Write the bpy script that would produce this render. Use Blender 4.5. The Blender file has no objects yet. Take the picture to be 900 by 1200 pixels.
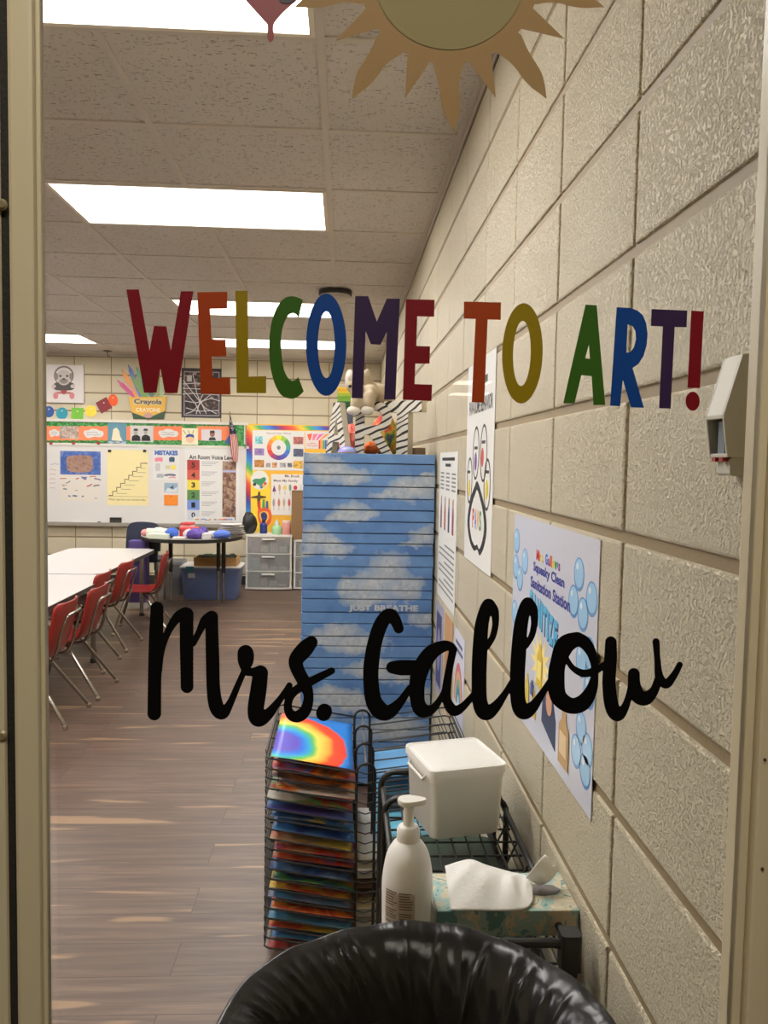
import bpy, bmesh, math, random
from math import sin, cos, pi, radians
from mathutils import Vector, Matrix
random.seed(7)
SC = bpy.context.scene
COL = SC.collection
# ------------------------------------------------------------------ camera
YAW, PIT, ROLL, FPX = .051, -.0629, .0181, 938.29
H = 1.44                       # lens height above the floor
XR = .404                      # right block wall
YF = 9.2                       # far wall
ZC = H + 1.145                 # ceiling
YG = .60                       # window glass
_f = Vector((sin(YAW)*cos(PIT), cos(YAW)*cos(PIT), sin(PIT)))
_r0 = Vector((cos(YAW), -sin(YAW), 0)); _u0 = _r0.cross(_f)
_r = _r0*cos(ROLL) + _u0*sin(ROLL); _u = _u0*cos(ROLL) - _r0*sin(ROLL)
def ray(x, y): return _r*((x-450)/FPX) - _u*((y-600)/FPX) + _f
def atX(x, y, X): d = ray(x, y); d = d*(X/d.x); return Vector((d.x, d.y, d.z+H))
def atY(x, y, Y): d = ray(x, y); d = d*(Y/d.y); return Vector((d.x, d.y, d.z+H))
def atZ(x, y, Z): d = ray(x, y); d = d*((Z-H)/d.z); return Vector((d.x, d.y, d.z+H))
cam = bpy.data.cameras.new('camera'); camo = bpy.data.objects.new('camera', cam); COL.objects.link(camo)
cam.sensor_fit = 'VERTICAL'; cam.sensor_height = 24; cam.sensor_width = 18; cam.lens = FPX*24/1200
cam.clip_start = .02; cam.clip_end = 100
M4 = Matrix(((_r.x, _u.x, -_f.x, 0), (_r.y, _u.y, -_f.y, 0), (_r.z, _u.z, -_f.z, H), (0, 0, 0, 1)))
camo.matrix_world = M4
SC.camera = camo

# ------------------------------------------------------------------ materials
def srgb(r, g, b):
    def c(v):
        v /= 255.; return v/12.92 if v <= .04045 else ((v+.055)/1.055)**2.4
    return (c(r), c(g), c(b), 1)
_mc = {}
def mat(name, col, rough=.6, metal=0, emit=0, trans=0, bump=0, bscale=200, spec=.5, alpha=1, coat=0):
    if name in _mc: return _mc[name]
    m = bpy.data.materials.new(name); m.use_nodes = True
    nt = m.node_tree; b = nt.nodes['Principled BSDF']
    if len(col) == 3: col = (*col, 1)
    b.inputs['Base Color'].default_value = col
    b.inputs['Roughness'].default_value = rough; b.inputs['Metallic'].default_value = metal
    b.inputs['Specular IOR Level'].default_value = spec
    b.inputs['Transmission Weight'].default_value = trans; b.inputs['Alpha'].default_value = alpha
    b.inputs['Coat Weight'].default_value = coat
    if emit:
        b.inputs['Emission Color'].default_value = col; b.inputs['Emission Strength'].default_value = emit
    if bump:
        tc = nt.nodes.new('ShaderNodeTexCoord'); n = nt.nodes.new('ShaderNodeTexNoise'); bp = nt.nodes.new('ShaderNodeBump')
        n.inputs['Scale'].default_value = bscale; n.inputs['Detail'].default_value = 3
        bp.inputs['Strength'].default_value = bump; bp.inputs['Distance'].default_value = .002
        nt.links.new(tc.outputs['Object'], n.inputs['Vector']); nt.links.new(n.outputs['Fac'], bp.inputs['Height'])
        nt.links.new(bp.outputs['Normal'], b.inputs['Normal'])
    _mc[name] = m; return m
class NT:
    """small node builder"""
    def __init__(s, name, rough=.6, metal=0, spec=.5):
        s.m = bpy.data.materials.new(name); s.m.use_nodes = True; s.t = s.m.node_tree; s.b = s.t.nodes['Principled BSDF']
        s.b.inputs['Roughness'].default_value = rough; s.b.inputs['Metallic'].default_value = metal
        s.b.inputs['Specular IOR Level'].default_value = spec; _mc[name] = s.m
    def n(s, ty, **kw):
        nd = s.t.nodes.new('ShaderNode'+ty)
        for k, v in kw.items():
            if k.startswith('_'): setattr(nd, k[1:], v)
            else:
                key = int(k[1:]) if k[0] == 'i' and k[1:].isdigit() else k.replace('0', ' ')
                sock = nd.inputs[key]
                if hasattr(v, 'is_output') or isinstance(v, bpy.types.NodeSocket): s.t.links.new(v, sock)
                else: sock.default_value = v
        return nd
    def link(s, a, b): s.t.links.new(a, b)
    def obj(s): return s.n('TexCoord').outputs['Object']
    def mapped(s, v, scale=(1, 1, 1), loc=(0, 0, 0), rot=(0, 0, 0)):
        return s.n('Mapping', Vector=v, Scale=scale, Location=loc, Rotation=rot).outputs['Vector']
    def noise(s, v, scale, detail=3, rough=.5, dist=0):
        return s.n('TexNoise', Vector=v, Scale=scale, Detail=detail, Roughness=rough, Distortion=dist).outputs['Fac']
    def math(s, op, a, b=0, c=0): return s.n('Math', _operation=op, i0=a, i1=b, i2=c).outputs[0]
    def ramp(s, fac, stops, interp='LINEAR'):
        r = s.n('ValToRGB', i0=fac); cr = r.color_ramp; cr.interpolation = interp
        while len(cr.elements) > 1: cr.elements.remove(cr.elements[-1])
        cr.elements[0].position = stops[0][0]; cr.elements[0].color = stops[0][1]
        for p, c in stops[1:]:
            e = cr.elements.new(p); e.color = c
        return r.outputs['Color']
    def mix(s, fac, a, b, mode='MIX'):
        nd = s.n('Mix', _data_type='RGBA', _blend_type=mode)
        for sock, v in ((nd.inputs[0], fac), (nd.inputs[6], a), (nd.inputs[7], b)):
            if isinstance(v, bpy.types.NodeSocket): s.t.links.new(v, sock)
            else: sock.default_value = v
        return nd.outputs[2]
    def color(s, c): s.link(c, s.b.inputs['Base Color'])
    def bump(s, h, strength=.3, dist=.002):
        bp = s.n('Bump', Height=h, Strength=strength, Distance=dist); s.link(bp.outputs['Normal'], s.b.inputs['Normal'])

BW = lambda v: (v, v, v, 1)
# ------------------------------------------------------------------ mesh building
class MB:
    def __init__(s): s.v = []; s.f = []; s.mi = []
    def add(s, vs, fs, mi=0):
        o = len(s.v); s.v += [Vector(v) for v in vs]; s.f += [[i+o for i in f] for f in fs]; s.mi += [mi]*len(fs); return s
    def box(s, lo, hi, mi=0, mtx=None):
        x0, y0, z0 = lo; x1, y1, z1 = hi
        vs = [Vector(p) for p in ((x0,y0,z0),(x1,y0,z0),(x1,y1,z0),(x0,y1,z0),(x0,y0,z1),(x1,y0,z1),(x1,y1,z1),(x0,y1,z1))]
        if mtx: vs = [mtx @ v for v in vs]
        return s.add(vs, [(0,3,2,1),(4,5,6,7),(0,1,5,4),(1,2,6,5),(2,3,7,6),(3,0,4,7)], mi)
    def rbox(s, lo, hi, r, mi=0, seg=3, axis='z', mtx=None):
        """box with its four edges along an axis rounded"""
        ax = 'xyz'.index(axis); a, b = [i for i in range(3) if i != ax]
        pts = []
        for cx, cy, t0 in ((hi[a]-r, hi[b]-r, 0), (lo[a]+r, hi[b]-r, 90), (lo[a]+r, lo[b]+r, 180), (hi[a]-r, lo[b]+r, 270)):
            for k in range(seg+1):
                t = radians(t0+90*k/seg); pts.append((cx+r*cos(t), cy+r*sin(t)))
        n = len(pts); vs = []
        for z in (lo[ax], hi[ax]):
            for p in pts:
                q = [0, 0, 0]; q[a], q[b], q[ax] = p[0], p[1], z; vs.append(Vector(q))
        if mtx: vs = [mtx @ v for v in vs]
        fs = [list(range(n))[::-1], list(range(n, 2*n))]+[(i, (i+1) % n, n+(i+1) % n, n+i) for i in range(n)]
        if axis == 'y': fs = [list(f)[::-1] for f in fs]
        return s.add(vs, fs, mi)
    def tube(s, path, r, n=8, closed=False, mi=0, caps=True):
        P = [Vector(p) for p in path]; m = len(P); R = r if isinstance(r, (list, tuple)) else [r]*m
        vs = []; prev = None
        for i in range(m):
            a = P[i-1] if (i > 0 or closed) else P[i]; b = P[(i+1) % m] if (i < m-1 or closed) else P[i]
            t = (b-a).normalized() if (b-a).length > 1e-9 else Vector((0, 0, 1))
            if prev is None:
                prev = t.orthogonal().normalized()
            prev = (prev - t*prev.dot(t)).normalized() if (prev - t*prev.dot(t)).length > 1e-6 else t.orthogonal().normalized()
            w = t.cross(prev)
            for k in range(n):
                an = 2*pi*k/n; vs.append(P[i]+(prev*cos(an)+w*sin(an))*R[i])
        fs = []
        for i in range(m if closed else m-1):
            j = (i+1) % m
            fs += [(i*n+k, i*n+(k+1) % n, j*n+(k+1) % n, j*n+k) for k in range(n)]
        if caps and not closed: fs += [tuple(range(n))[::-1], tuple(range((m-1)*n, m*n))]
        return s.add(vs, fs, mi)
    def lathe(s, prof, c=(0, 0, 0), n=32, mi=0, cap0=True, cap1=True):
        c = Vector(c); m = len(prof)
        vs = [c+Vector((r*cos(2*pi*k/n), r*sin(2*pi*k/n), z)) for r, z in prof for k in range(n)]
        fs = [(i*n+k, i*n+(k+1) % n, (i+1)*n+(k+1) % n, (i+1)*n+k) for i in range(m-1) for k in range(n)]
        if cap0: fs.append(tuple(range(n))[::-1])
        if cap1: fs.append(tuple(range((m-1)*n, m*n)))
        return s.add(vs, fs, mi)
    def ell(s, c, rad, mi=0, n=20, m=12, mtx=None):
        c = Vector(c); vs = []
        for i in range(m+1):
            t = pi*i/m
            for k in range(n):
                p = 2*pi*k/n; q = Vector((rad[0]*sin(t)*cos(p), rad[1]*sin(t)*sin(p), rad[2]*cos(t)))
                if mtx: q = mtx @ q
                vs.append(c+q)
        fs = [(i*n+k, (i+1)*n+k, (i+1)*n+(k+1) % n, i*n+(k+1) % n) for i in range(m) for k in range(n)]
        return s.add(vs, fs, mi)
    def prism(s, pts, fn, d0, d1, mi=0, holes=()):
        """polygon (with holes) in plane coordinates, fn(u, v, d) -> point, from depth d0 to d1"""
        from mathutils.geometry import tessellate_polygon
        loops = [list(pts)]+[list(h) for h in holes]
        flat = [p for l in loops for p in l]; N = len(flat)
        tri = tessellate_polygon([[Vector((p[0], p[1], 0)) for p in l] for l in loops])
        vs = [fn(p[0], p[1], d0) for p in flat]+[fn(p[0], p[1], d1) for p in flat]
        fs = [list(t) for t in tri]+[[i+N for i in t][::-1] for t in tri]
        o = 0
        for l in loops:
            n = len(l); fs += [(o+i, o+(i+1) % n, N+o+(i+1) % n, N+o+i) for i in range(n)]; o += n
        return s.add(vs, fs, mi)
    def sheet(s, fn, nu, nv, mi=0):
        vs = [fn(i/nu, j/nv) for j in range(nv+1) for i in range(nu+1)]
        fs = [(j*(nu+1)+i, j*(nu+1)+i+1, (j+1)*(nu+1)+i+1, (j+1)*(nu+1)+i) for j in range(nv) for i in range(nu)]
        return s.add(vs, fs, mi)
    def build(s, name, m, parent=None, smooth=False, merge=True, local=False):
        me = bpy.data.meshes.new(name)
        off = Vector((0, 0, 0))
        q = parent if not local else None
        while q is not None: off = off+q.location; q = q.parent
        me.from_pydata([v-off for v in s.v], [], s.f)
        for mm in (m if isinstance(m, (list, tuple)) else [m]): me.materials.append(mm)
        me.polygons.foreach_set('material_index', s.mi)
        bm = bmesh.new(); bm.from_mesh(me)
        if merge: bmesh.ops.remove_doubles(bm, verts=bm.verts, dist=1e-6)
        bmesh.ops.recalc_face_normals(bm, faces=bm.faces)
        bm.to_mesh(me); bm.free()
        if smooth:
            me.polygons.foreach_set('use_smooth', [True]*len(me.polygons))
            if smooth != 'all': me.set_sharp_from_angle(angle=radians(35))
        o = bpy.data.objects.new(name, me); COL.objects.link(o)
        if parent is not None: o.parent = parent
        return o
def bevel(o, w, seg=2):
    b = o.modifiers.new('bevel', 'BEVEL'); b.width = w; b.segments = seg; b.limit_method = 'ANGLE'; b.angle_limit = radians(40); return o
def tag(o, label=None, cat=None, group=None, kind=None):
    if label: o['label'] = label
    if cat: o['category'] = cat
    if group: o['group'] = group
    if kind: o['kind'] = kind
    return o
def thing(name, label, cat, loc=(0, 0, 0), group=None):
    o = bpy.data.objects.new(name, None); COL.objects.link(o); o.location = loc; o.empty_display_size = .05
    return tag(o, label, cat, group)
def struct(o): o['kind'] = 'structure'; return o
def copy_tree(o, parent=None):
    c = o.copy(); COL.objects.link(c); c.parent = parent
    for ch in list(o.children): copy_tree(ch, c)
    return c
def circ(cx, cy, rx, ry=None, n=28, rot=0):
    ry = rx if ry is None else ry
    return [(cx+rx*cos(2*pi*k/n+0)*cos(rot)-ry*sin(2*pi*k/n)*sin(rot), cy+rx*cos(2*pi*k/n)*sin(rot)+ry*sin(2*pi*k/n)*cos(rot)) for k in range(n)]
def rect(x0, y0, x1, y1): return [(x0, y0), (x1, y0), (x1, y1), (x0, y1)]
# lettering: the built-in font turned into mesh
def text_geo(s, bold=0):
    cu = bpy.data.curves.new('t', 'FONT'); cu.body = s; cu.size = 1; cu.offset = bold; cu.resolution_u = 3
    o = bpy.data.objects.new('t', cu); COL.objects.link(o); bpy.context.view_layer.update()
    me = o.evaluated_get(bpy.context.evaluated_depsgraph_get()).to_mesh()
    vs = [v.co.copy() for v in me.vertices]; fs = [list(p.vertices) for p in me.polygons]
    o.to_mesh_clear(); bpy.data.objects.remove(o); bpy.data.curves.remove(cu)
    return vs, fs
def put_text(mb, s, u0, v0, w, h, fn, d, bold=0, mi=0, sgn=1):
    """text filling the box with lower left corner (u0, v0), size w x h, on a plane"""
    vs, fs = text_geo(s, bold)
    x0 = min(v.x for v in vs); x1 = max(v.x for v in vs); y0 = min(v.y for v in vs); y1 = max(v.y for v in vs)
    mb.add([fn(u0+(v.x-x0)/(x1-x0)*w*sgn, v0+(v.y-y0)/(y1-y0)*h, d) for v in vs], fs, mi)
# planes of the two walls: u,v in metres, d = distance off the wall
DW = .0044
def FW(u, v, d): return Vector((u, YF-d, v))
def RW(u, v, d): return Vector((XR-d+DW, u, v))
SF = YF/FPX
def fp(x, y, d=0): p = atY(x, y, YF-d); return (p.x, p.z)       # photo pixel -> far wall u,v
def rp(x, y): p = atX(x, y, XR); return (p.y, p.z)               # photo pixel -> right wall u,v
def frect(x0, y0, x1, y1):
    c = fp((x0+x1)/2, (y0+y1)/2); w = (x1-x0)*SF/2; h = (y1-y0)*SF/2
    return (c[0]-w, c[1]-h, c[0]+w, c[1]+h)
# ================================================================== SETTING
def block_material(name, col, col2):
    t = NT(name, rough=.34, spec=.5); o = t.obj()
    n1 = t.noise(o, 3, 2); n2 = t.noise(o, 195, 4, .62); n3 = t.noise(o, 520, 2, .5)
    t.color(t.mix(t.ramp(n1, [(.35, BW(0)), (.7, BW(1))]), col, col2))
    h = t.math('ADD', t.math('MULTIPLY', t.ramp(n2, [(.34, BW(0)), (.54, BW(1))]), .9), t.math('MULTIPLY', n3, .45))
    t.bump(h, 1.0, .0034); return t.m
M_BLOCK = block_material('painted_block', srgb(226, 215, 188), srgb(219, 207, 179))
M_MORTAR = mat('painted_mortar', srgb(140, 123, 94), .6, bump=.4, bscale=120)
def block_wall(name, fn, u0, u1, v1, z0, ju, cw=.4064, ch=.2032, gh=.008, gv=.0045, proud=.005):
    """a wall of stack-bonded blocks standing a little proud of their mortar"""
    mb = MB()
    vs = [fn(u0, 0, 0), fn(u1, 0, 0), fn(u1, v1, 0), fn(u0, v1, 0)]
    back = [fn(u0, 0, -.12), fn(u1, 0, -.12), fn(u1, v1, -.12), fn(u0, v1, -.12)]
    mb.add(vs+back, [(0,1,2,3), (7,6,5,4), (0,4,5,1), (1,5,6,2), (2,6,7,3), (3,7,4,0)], 1)
    us = []; k = math.floor((u0-ju)/cw)
    while ju+k*cw < u1: us.append(ju+k*cw); k += 1
    zs = []; k = math.floor((0-z0)/ch)
    while z0+k*ch < v1: zs.append(z0+k*ch); k += 1
    b = .0045
    rnd = random.Random(3)
    for a in us:
        for z in zs:
            x0, x1 = max(a+gv, u0), min(a+cw-gv, u1); y0, y1 = max(z+gh, 0), min(z+ch-gh, v1)
            if x1-x0 < .02 or y1-y0 < .02: continue
            p = proud+rnd.uniform(-.0006, .0006)
            q = [fn(x0, y0, 0), fn(x1, y0, 0), fn(x1, y1, 0), fn(x0, y1, 0)]
            m = [fn(x0+b*.3, y0+b*.3, p*.7), fn(x1-b*.3, y0+b*.3, p*.7), fn(x1-b*.3, y1-b*.3, p*.7), fn(x0+b*.3, y1-b*.3, p*.7)]
            t = [fn(x0+b, y0+b, p), fn(x1-b, y0+b, p), fn(x1-b, y1-b, p), fn(x0+b, y1-b, p)]
            fs = [(8, 9, 10, 11)]
            for i in range(4):
                j = (i+1) % 4; fs += [(i, j, 4+j, 4+i), (4+i, 4+j, 8+j, 8+i)]
            mb.add(q+m+t, fs, 0)
    return struct(mb.build(name, [M_BLOCK, M_MORTAR], merge=False))
XL = -5.6
block_wall('wall_right', lambda u, v, d: Vector((XR+.005-d, u, v)), .64, YF, ZC, H+.1005, 1.1361)
block_wall('wall_back', lambda u, v, d: Vector((u, YF+.005-d, v)), XL, XR, ZC, H+.1005, fp(130.5, 450)[0])
block_wall('wall_left', lambda u, v, d: Vector((XL+d, u, v)), .64, YF, ZC, H+.1005, 1.1361)

# floor of wood planks running across the room
t = NT('wood_planks', rough=.42, spec=.45); o = t.obj()
br = t.n('TexBrick', _offset=.37, Vector=o, Scale=1.0)
for k, v in (('Color1', BW(0)), ('Color2', BW(1)), ('Mortar', BW(.5)), ('Mortar Size', .0016), ('Brick Width', 1.25), ('Row Height', .155), ('Bias', 0.0)):
    br.inputs[k].default_value = v
shift = t.n('VectorMath', _operation='ADD', i0=o, i1=t.n('CombineXYZ', X=t.math('MULTIPLY', br.outputs['Color'], 9.), Y=0., Z=t.math('MULTIPLY', br.outputs['Color'], 5.)).outputs[0]).outputs[0]
g1 = t.noise(t.mapped(shift, (1.6, 22, 1)), 1.5, 5, .6, .6); g2 = t.noise(t.mapped(shift, (.8, 10, 1)), 1.1, 3, .5, .3)
base = t.ramp(g1, [(.25, srgb(66, 51, 42)), (.5, srgb(94, 75, 63)), (.75, srgb(122, 99, 83))])
base = t.mix(t.math('MULTIPLY', br.outputs['Color'], .45), base, srgb(80, 64, 54))
sap = t.ramp(g2, [(.615, BW(0)), (.65, BW(1))])
base = t.mix(t.math('MULTIPLY', sap, .55), base, srgb(168, 136, 102))
base = t.mix(t.math('MULTIPLY', br.outputs['Fac'], .75), base, srgb(52, 40, 34))
t.color(base); t.bump(g1, .12, .001)
struct(MB().box((XL, .64, -.06), (XR, YF, 0)).build('floor', t.m))

# ceiling: fissured lay-in tiles on a metal grid
t = NT('ceiling_tile', rough=.9, spec=.2); o = t.obj()
f1 = t.noise(t.mapped(o, (46, 120, 1), rot=(0, 0, .5)), 1, 2, .5); f2 = t.noise(t.mapped(o, (150, 60, 1), rot=(0, 0, -.3)), 1, 1, .5)
fis = t.math('MAXIMUM', t.ramp(f1, [(.635, BW(0)), (.67, BW(1))]), t.math('MULTIPLY', t.ramp(f2, [(.67, BW(0)), (.71, BW(1))]), .8))
t.color(t.mix(t.math('MULTIPLY', fis, .62), t.ramp(t.noise(o, 1.3, 2), [(.3, srgb(208, 204, 200)), (.7, srgb(216, 212, 208))]), srgb(98, 88, 78)))
t.bump(t.math('SUBTRACT', 1., fis), .5, .002)
struct(MB().box((XL, .64, ZC), (XR, YF, ZC+.05)).build('ceiling', t.m))
L0, LW, T0, TW = -.0806, .6018, 2.8678, .6096
M_GRID = mat('grid_paint', srgb(206, 200, 192), .5)
LIGHT_AT = [(c, k) for c in (0, 4) for k in (-2, 1, 5, 8)]
mb = MB(); k = 0
while L0-k*LW > XL:
    x = L0-k*LW; ys = [.64]
    for c, j in sorted(LIGHT_AT, key=lambda q: q[1]):
        if k == c+1: ys += [T0+j*TW, T0+(j+1)*TW]
    ys.append(YF)
    for a, b in zip(ys[::2], ys[1::2]): mb.box((x-.012, a, ZC-.006), (x+.012, b, ZC))
    k += 1
for k in range(-4, 12):
    y = T0+k*TW
    if .64 < y < YF: mb.box((XL, y-.012, ZC-.0055), (XR, y+.012, ZC))
struct(mb.build('trim_1', M_GRID, merge=False))
mb = MB()                                       # wall angle under the ceiling edge
for lo, hi in (((XR-.024, .64, ZC-.006), (XR, YF, ZC)), ((XR-.004, .64, ZC-.03), (XR, YF, ZC-.006)), ((XL, YF-.024, ZC-.006), (XR, YF, ZC)), ((XL, YF-.004, ZC-.03), (XR, YF, ZC-.006))): mb.box(lo, hi)
struct(mb.build('trim_2', M_GRID, merge=False))
M_BASE = mat('vinyl_base', srgb(34, 30, 28), .5)
struct(MB().box((XL, YF-.014, 0), (XR, YF+.002, .10)).build('baseboard_back', M_BASE))
struct(MB().box((XR-.014, .64, 0), (XR+.002, YF-.02, .10)).build('baseboard_right', M_BASE))

# ceiling lights
M_LENS = mat('light_diffuser', (1, .97, .925, 1), .5, emit=15.0)
M_LFR = mat('light_frame', srgb(235, 228, 214), .4)
def ceiling_light(x0, x1, y0, label):
    t = thing('ceiling_light', label, 'ceiling light', ((x0+x1)/2, y0+TW/2, ZC), 'recessed fluorescent ceiling panels')
    f = MB(); a, b, c, d = x0+.013, x1-.013, y0+.013, y0+TW-.013; w = .016
    for lo, hi in (((a, c, ZC-.008), (b, c+w, ZC-.0005)), ((a, d-w, ZC-.008), (b, d, ZC-.0005)), ((a, c+w, ZC-.008), (a+w, d-w, ZC-.0005)), ((b-w, c+w, ZC-.008), (b, d-w, ZC-.0005))): f.box(lo, hi)
    f.build('frame', M_LFR, t, merge=False)
    MB().box((a+w, c+w, ZC-.005), (b-w, d-w, ZC-.001)).build('diffuser', M_LENS, t)
for k, nm in ((-2, 'long white ceiling light panel nearest the door, cut by the picture top'), (1, 'long white ceiling light panel second from the door, above the word'),
              (5, 'long white ceiling light panel third from the door, behind tops of the letters'), (8, 'long white ceiling light panel farthest from the door in the row by the block wall')):
    ceiling_light(L0-2*LW, L0, T0+k*TW, nm)
for k, nm in ((8, 'white ceiling light panel at far left above the puppy canvas'),):
    ceiling_light(L0-6*LW, L0-4*LW, T0+k*TW, nm)
for k in (-2, 1, 5):  # panels out of view, added to help light the room
    ceiling_light(L0-6*LW, L0-4*LW, T0+k*TW, 'added unseen ceiling light panel of the left row, %s from the door' % {-2: 'first', 1: 'second', 5: 'third'}[k])

# smoke detector with dark ring
c = atZ(393, 340, ZC)
t = thing('smoke_detector', 'round white smoke detector with dark base on the ceiling', 'smoke detector', (c.x, c.y, ZC))
MB().lathe([(.10, ZC-.008), (.112, ZC-.012), (.112, ZC-.032), (.10, ZC-.036)], (c.x, c.y, 0), 32).build('base', mat('detector_dark', srgb(52, 48, 48), .6), t, smooth=True)
MB().lathe([(.10, ZC-.036), (.098, ZC-.06), (.08, ZC-.074), (.03, ZC-.08)], (c.x, c.y, 0), 32).build('cover', mat('detector_white', srgb(205, 200, 190), .5), t, smooth=True)
# sprinkler-like ceiling hook near far wall
c = atZ(126, 411, ZC)
t = thing('ceiling_hook', 'small dark ceiling hook near the far wall above the paper shapes', 'hook', (c.x, c.y, ZC))
MB().lathe([(.012, ZC-.012), (.05, ZC-.004), (.05, ZC-.0005)], (c.x, c.y, 0), 16).build('plate', mat('dark_steel', srgb(60, 56, 52), .4, .8), t)
MB().tube([(c.x, c.y, ZC-.01), (c.x, c.y, ZC-.05), (c.x+.015, c.y, ZC-.065), (c.x+.03, c.y, ZC-.05)], .004).build('hook', _mc['dark_steel'], t)

# front wall with the window we look through
M_FRAME = mat('frame_enamel', srgb(218, 204, 170), .33, bump=.06, bscale=90)
M_PLAIN = mat('corridor_paint', srgb(196, 184, 156), .7)
WX0, WX1, WZ0, WZ1 = -.243, .345, .80, 2.05
mb = MB()
for lo, hi in (((XL, .52, 0), (WX0-.06, .64, ZC)), ((WX1, .52, 0), (2.7, .64, ZC)), ((WX0-.06, .52, 0), (WX1, .64, WZ0)), ((WX0-.06, .52, WZ1), (WX1, .64, ZC))): mb.box(lo, hi)
struct(mb.build('wall_front', M_PLAIN, merge=False))
win = struct(bpy.data.objects.new('window_1', None)); COL.objects.link(win); win.location = (0, YG, WZ0)
XA = atY(57, 600, YG).x; XB = atY(877.5, 600, YG).x     # daylight opening
def bar(lo, hi, name='stop', m=M_FRAME, w=.003):
    return bevel(MB().box(lo, hi).build(name, m, win), w, 2)
# left: stop with a stepped bead, a dark gap, then the outer jamb
XS = atY(22, 600, YG).x; XJ = atY(14, 600, YG).x
bar((XS, YG-.014, WZ0), (XA-.0032, YG-.001, WZ1), 'stop')
bar((XA-.0045, YG-.009, WZ0), (XA, YG-.001, WZ1), 'glazing_bead', w=.0015)
bar((WX0-.06, YG-.016, WZ0), (XJ, YG+.03, WZ1), 'jamb')
mb = MB(); rr = random.Random(5); n = 70
pts = []
for i in range(n+1):
    z = WZ0+(WZ1-WZ0)*i/n; j = rr.uniform(-.0012, .0012) if z > H+.22 else rr.uniform(-.0004, .0004)
    pts.append((XS+.0006+j, z))
poly = [(XJ-.002, WZ0), *pts, (XJ-.002, WZ1)]
mb.prism(poly, lambda u, v, d: Vector((u, YG-d, v)), -.02, .0125)
mb.build('gasket', mat('gasket_rubber', srgb(38, 34, 28), .8, bump=.6, bscale=300), win)
# right: thin bead, then the stop face reaching the jamb
bar((XB, YG-.010, WZ0), (XB+.0075, YG-.001, WZ1), 'glazing_bead', w=.0015)
bar((XB+.0078, YG-.016, WZ0), (WX1, YG+.03, WZ1), 'jamb')
bar((WX0-.06, YG-.016, WZ1-.04), (WX1, YG+.03, WZ1), 'head'); bar((WX0-.06, YG-.016, WZ0), (WX1, YG+.03, WZ0+.04), 'sill')
for x, y in ((2, 240), (2, 862), (896, 890), (893, 1018)):
    p = atY(x, y, YG-.016); big = x < 100
    r_ = .0042 if big else .0012
    mb = MB()
    mb.add([Vector((p.x+r_*cos(2*pi*k/16), YG-.0162, p.z+r_*sin(2*pi*k/16))) for k in range(16)]+[Vector((p.x+r_*.6*cos(2*pi*k/16), YG-.0178, p.z+r_*.6*sin(2*pi*k/16))) for k in range(16)],
           [(k, (k+1) % 16, 16+(k+1) % 16, 16+k) for k in range(16)]+[tuple(range(16, 32))])
    mb.build('screw', mat('painted_screw', srgb(150, 136, 104), .35, .2) if big else mat('dark_hole', srgb(50, 44, 36), .8), win)
g = MB().box((XS+.002, YG, WZ0+.02), (XB+.02, YG+.004, WZ1-.02)).build('glass_pane', None or mat('window_glass', (1, 1, 1, 1), 0, trans=1, spec=.5), win)
_mc['window_glass'].node_tree.nodes['Principled BSDF'].inputs['IOR'].default_value = 1.45

# the corridor the photograph was taken from
M_CF = mat('corridor_floor_tile', srgb(120, 108, 92), .5)
struct(MB().box((-1.7, -13.5, -.06), (2.6, .52, 0)).build('floor_corridor', M_CF))
struct(MB().box((-1.7, -13.5, ZC), (2.6, .52, ZC+.05)).build('ceiling_corridor', mat('corridor_ceiling', srgb(170, 160, 146), .9)))
struct(MB().box((-1.8, -13.5, 0), (-1.7, .52, ZC)).build('wall_corridor_left', M_PLAIN))
struct(MB().box((2.6, -13.5, 0), (2.7, .64, ZC)).build('wall_corridor_right', M_PLAIN))
struct(MB().box((-1.8, -13.6, 0), (2.7, -13.5, ZC)).build('wall_corridor_end', M_PLAIN))
M_LENS2 = mat('corridor_diffuser', (1, .93, .8, 1), .5, emit=6.4)
def corridor_light(x0, x1, y0, y1, label):
    t = thing('ceiling_light', label, 'ceiling light', ((x0+x1)/2, (y0+y1)/2, ZC), 'corridor ceiling lights')
    f = MB(); w = .02
    for lo, hi in (((x0-w, y0-w, ZC-.01), (x1+w, y0, ZC-.0005)), ((x0-w, y1, ZC-.01), (x1+w, y1+w, ZC-.0005)), ((x0-w, y0, ZC-.01), (x0, y1, ZC-.0005)), ((x1, y0, ZC-.01), (x1+w, y1, ZC-.0005))): f.box(lo, hi)
    f.build('frame', M_LFR, t, merge=False)
    MB().box((x0, y0, ZC-.006), (x1, y1, ZC-.001)).build('diffuser', M_LENS2, t)
corridor_light(-.6, .6, -.62, -.02, 'added unseen corridor ceiling light overhead just behind the viewer')  # unseen lamp added to light the frame and decals from this side
corridor_light(1.55, 2.05, -10.5, -9.9, 'corridor ceiling light reflected faintly in the glass, nearer one')
corridor_light(1.75, 2.35, -12.4, -11.8, 'corridor ceiling light reflected faintly in the glass, farther one')
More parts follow.
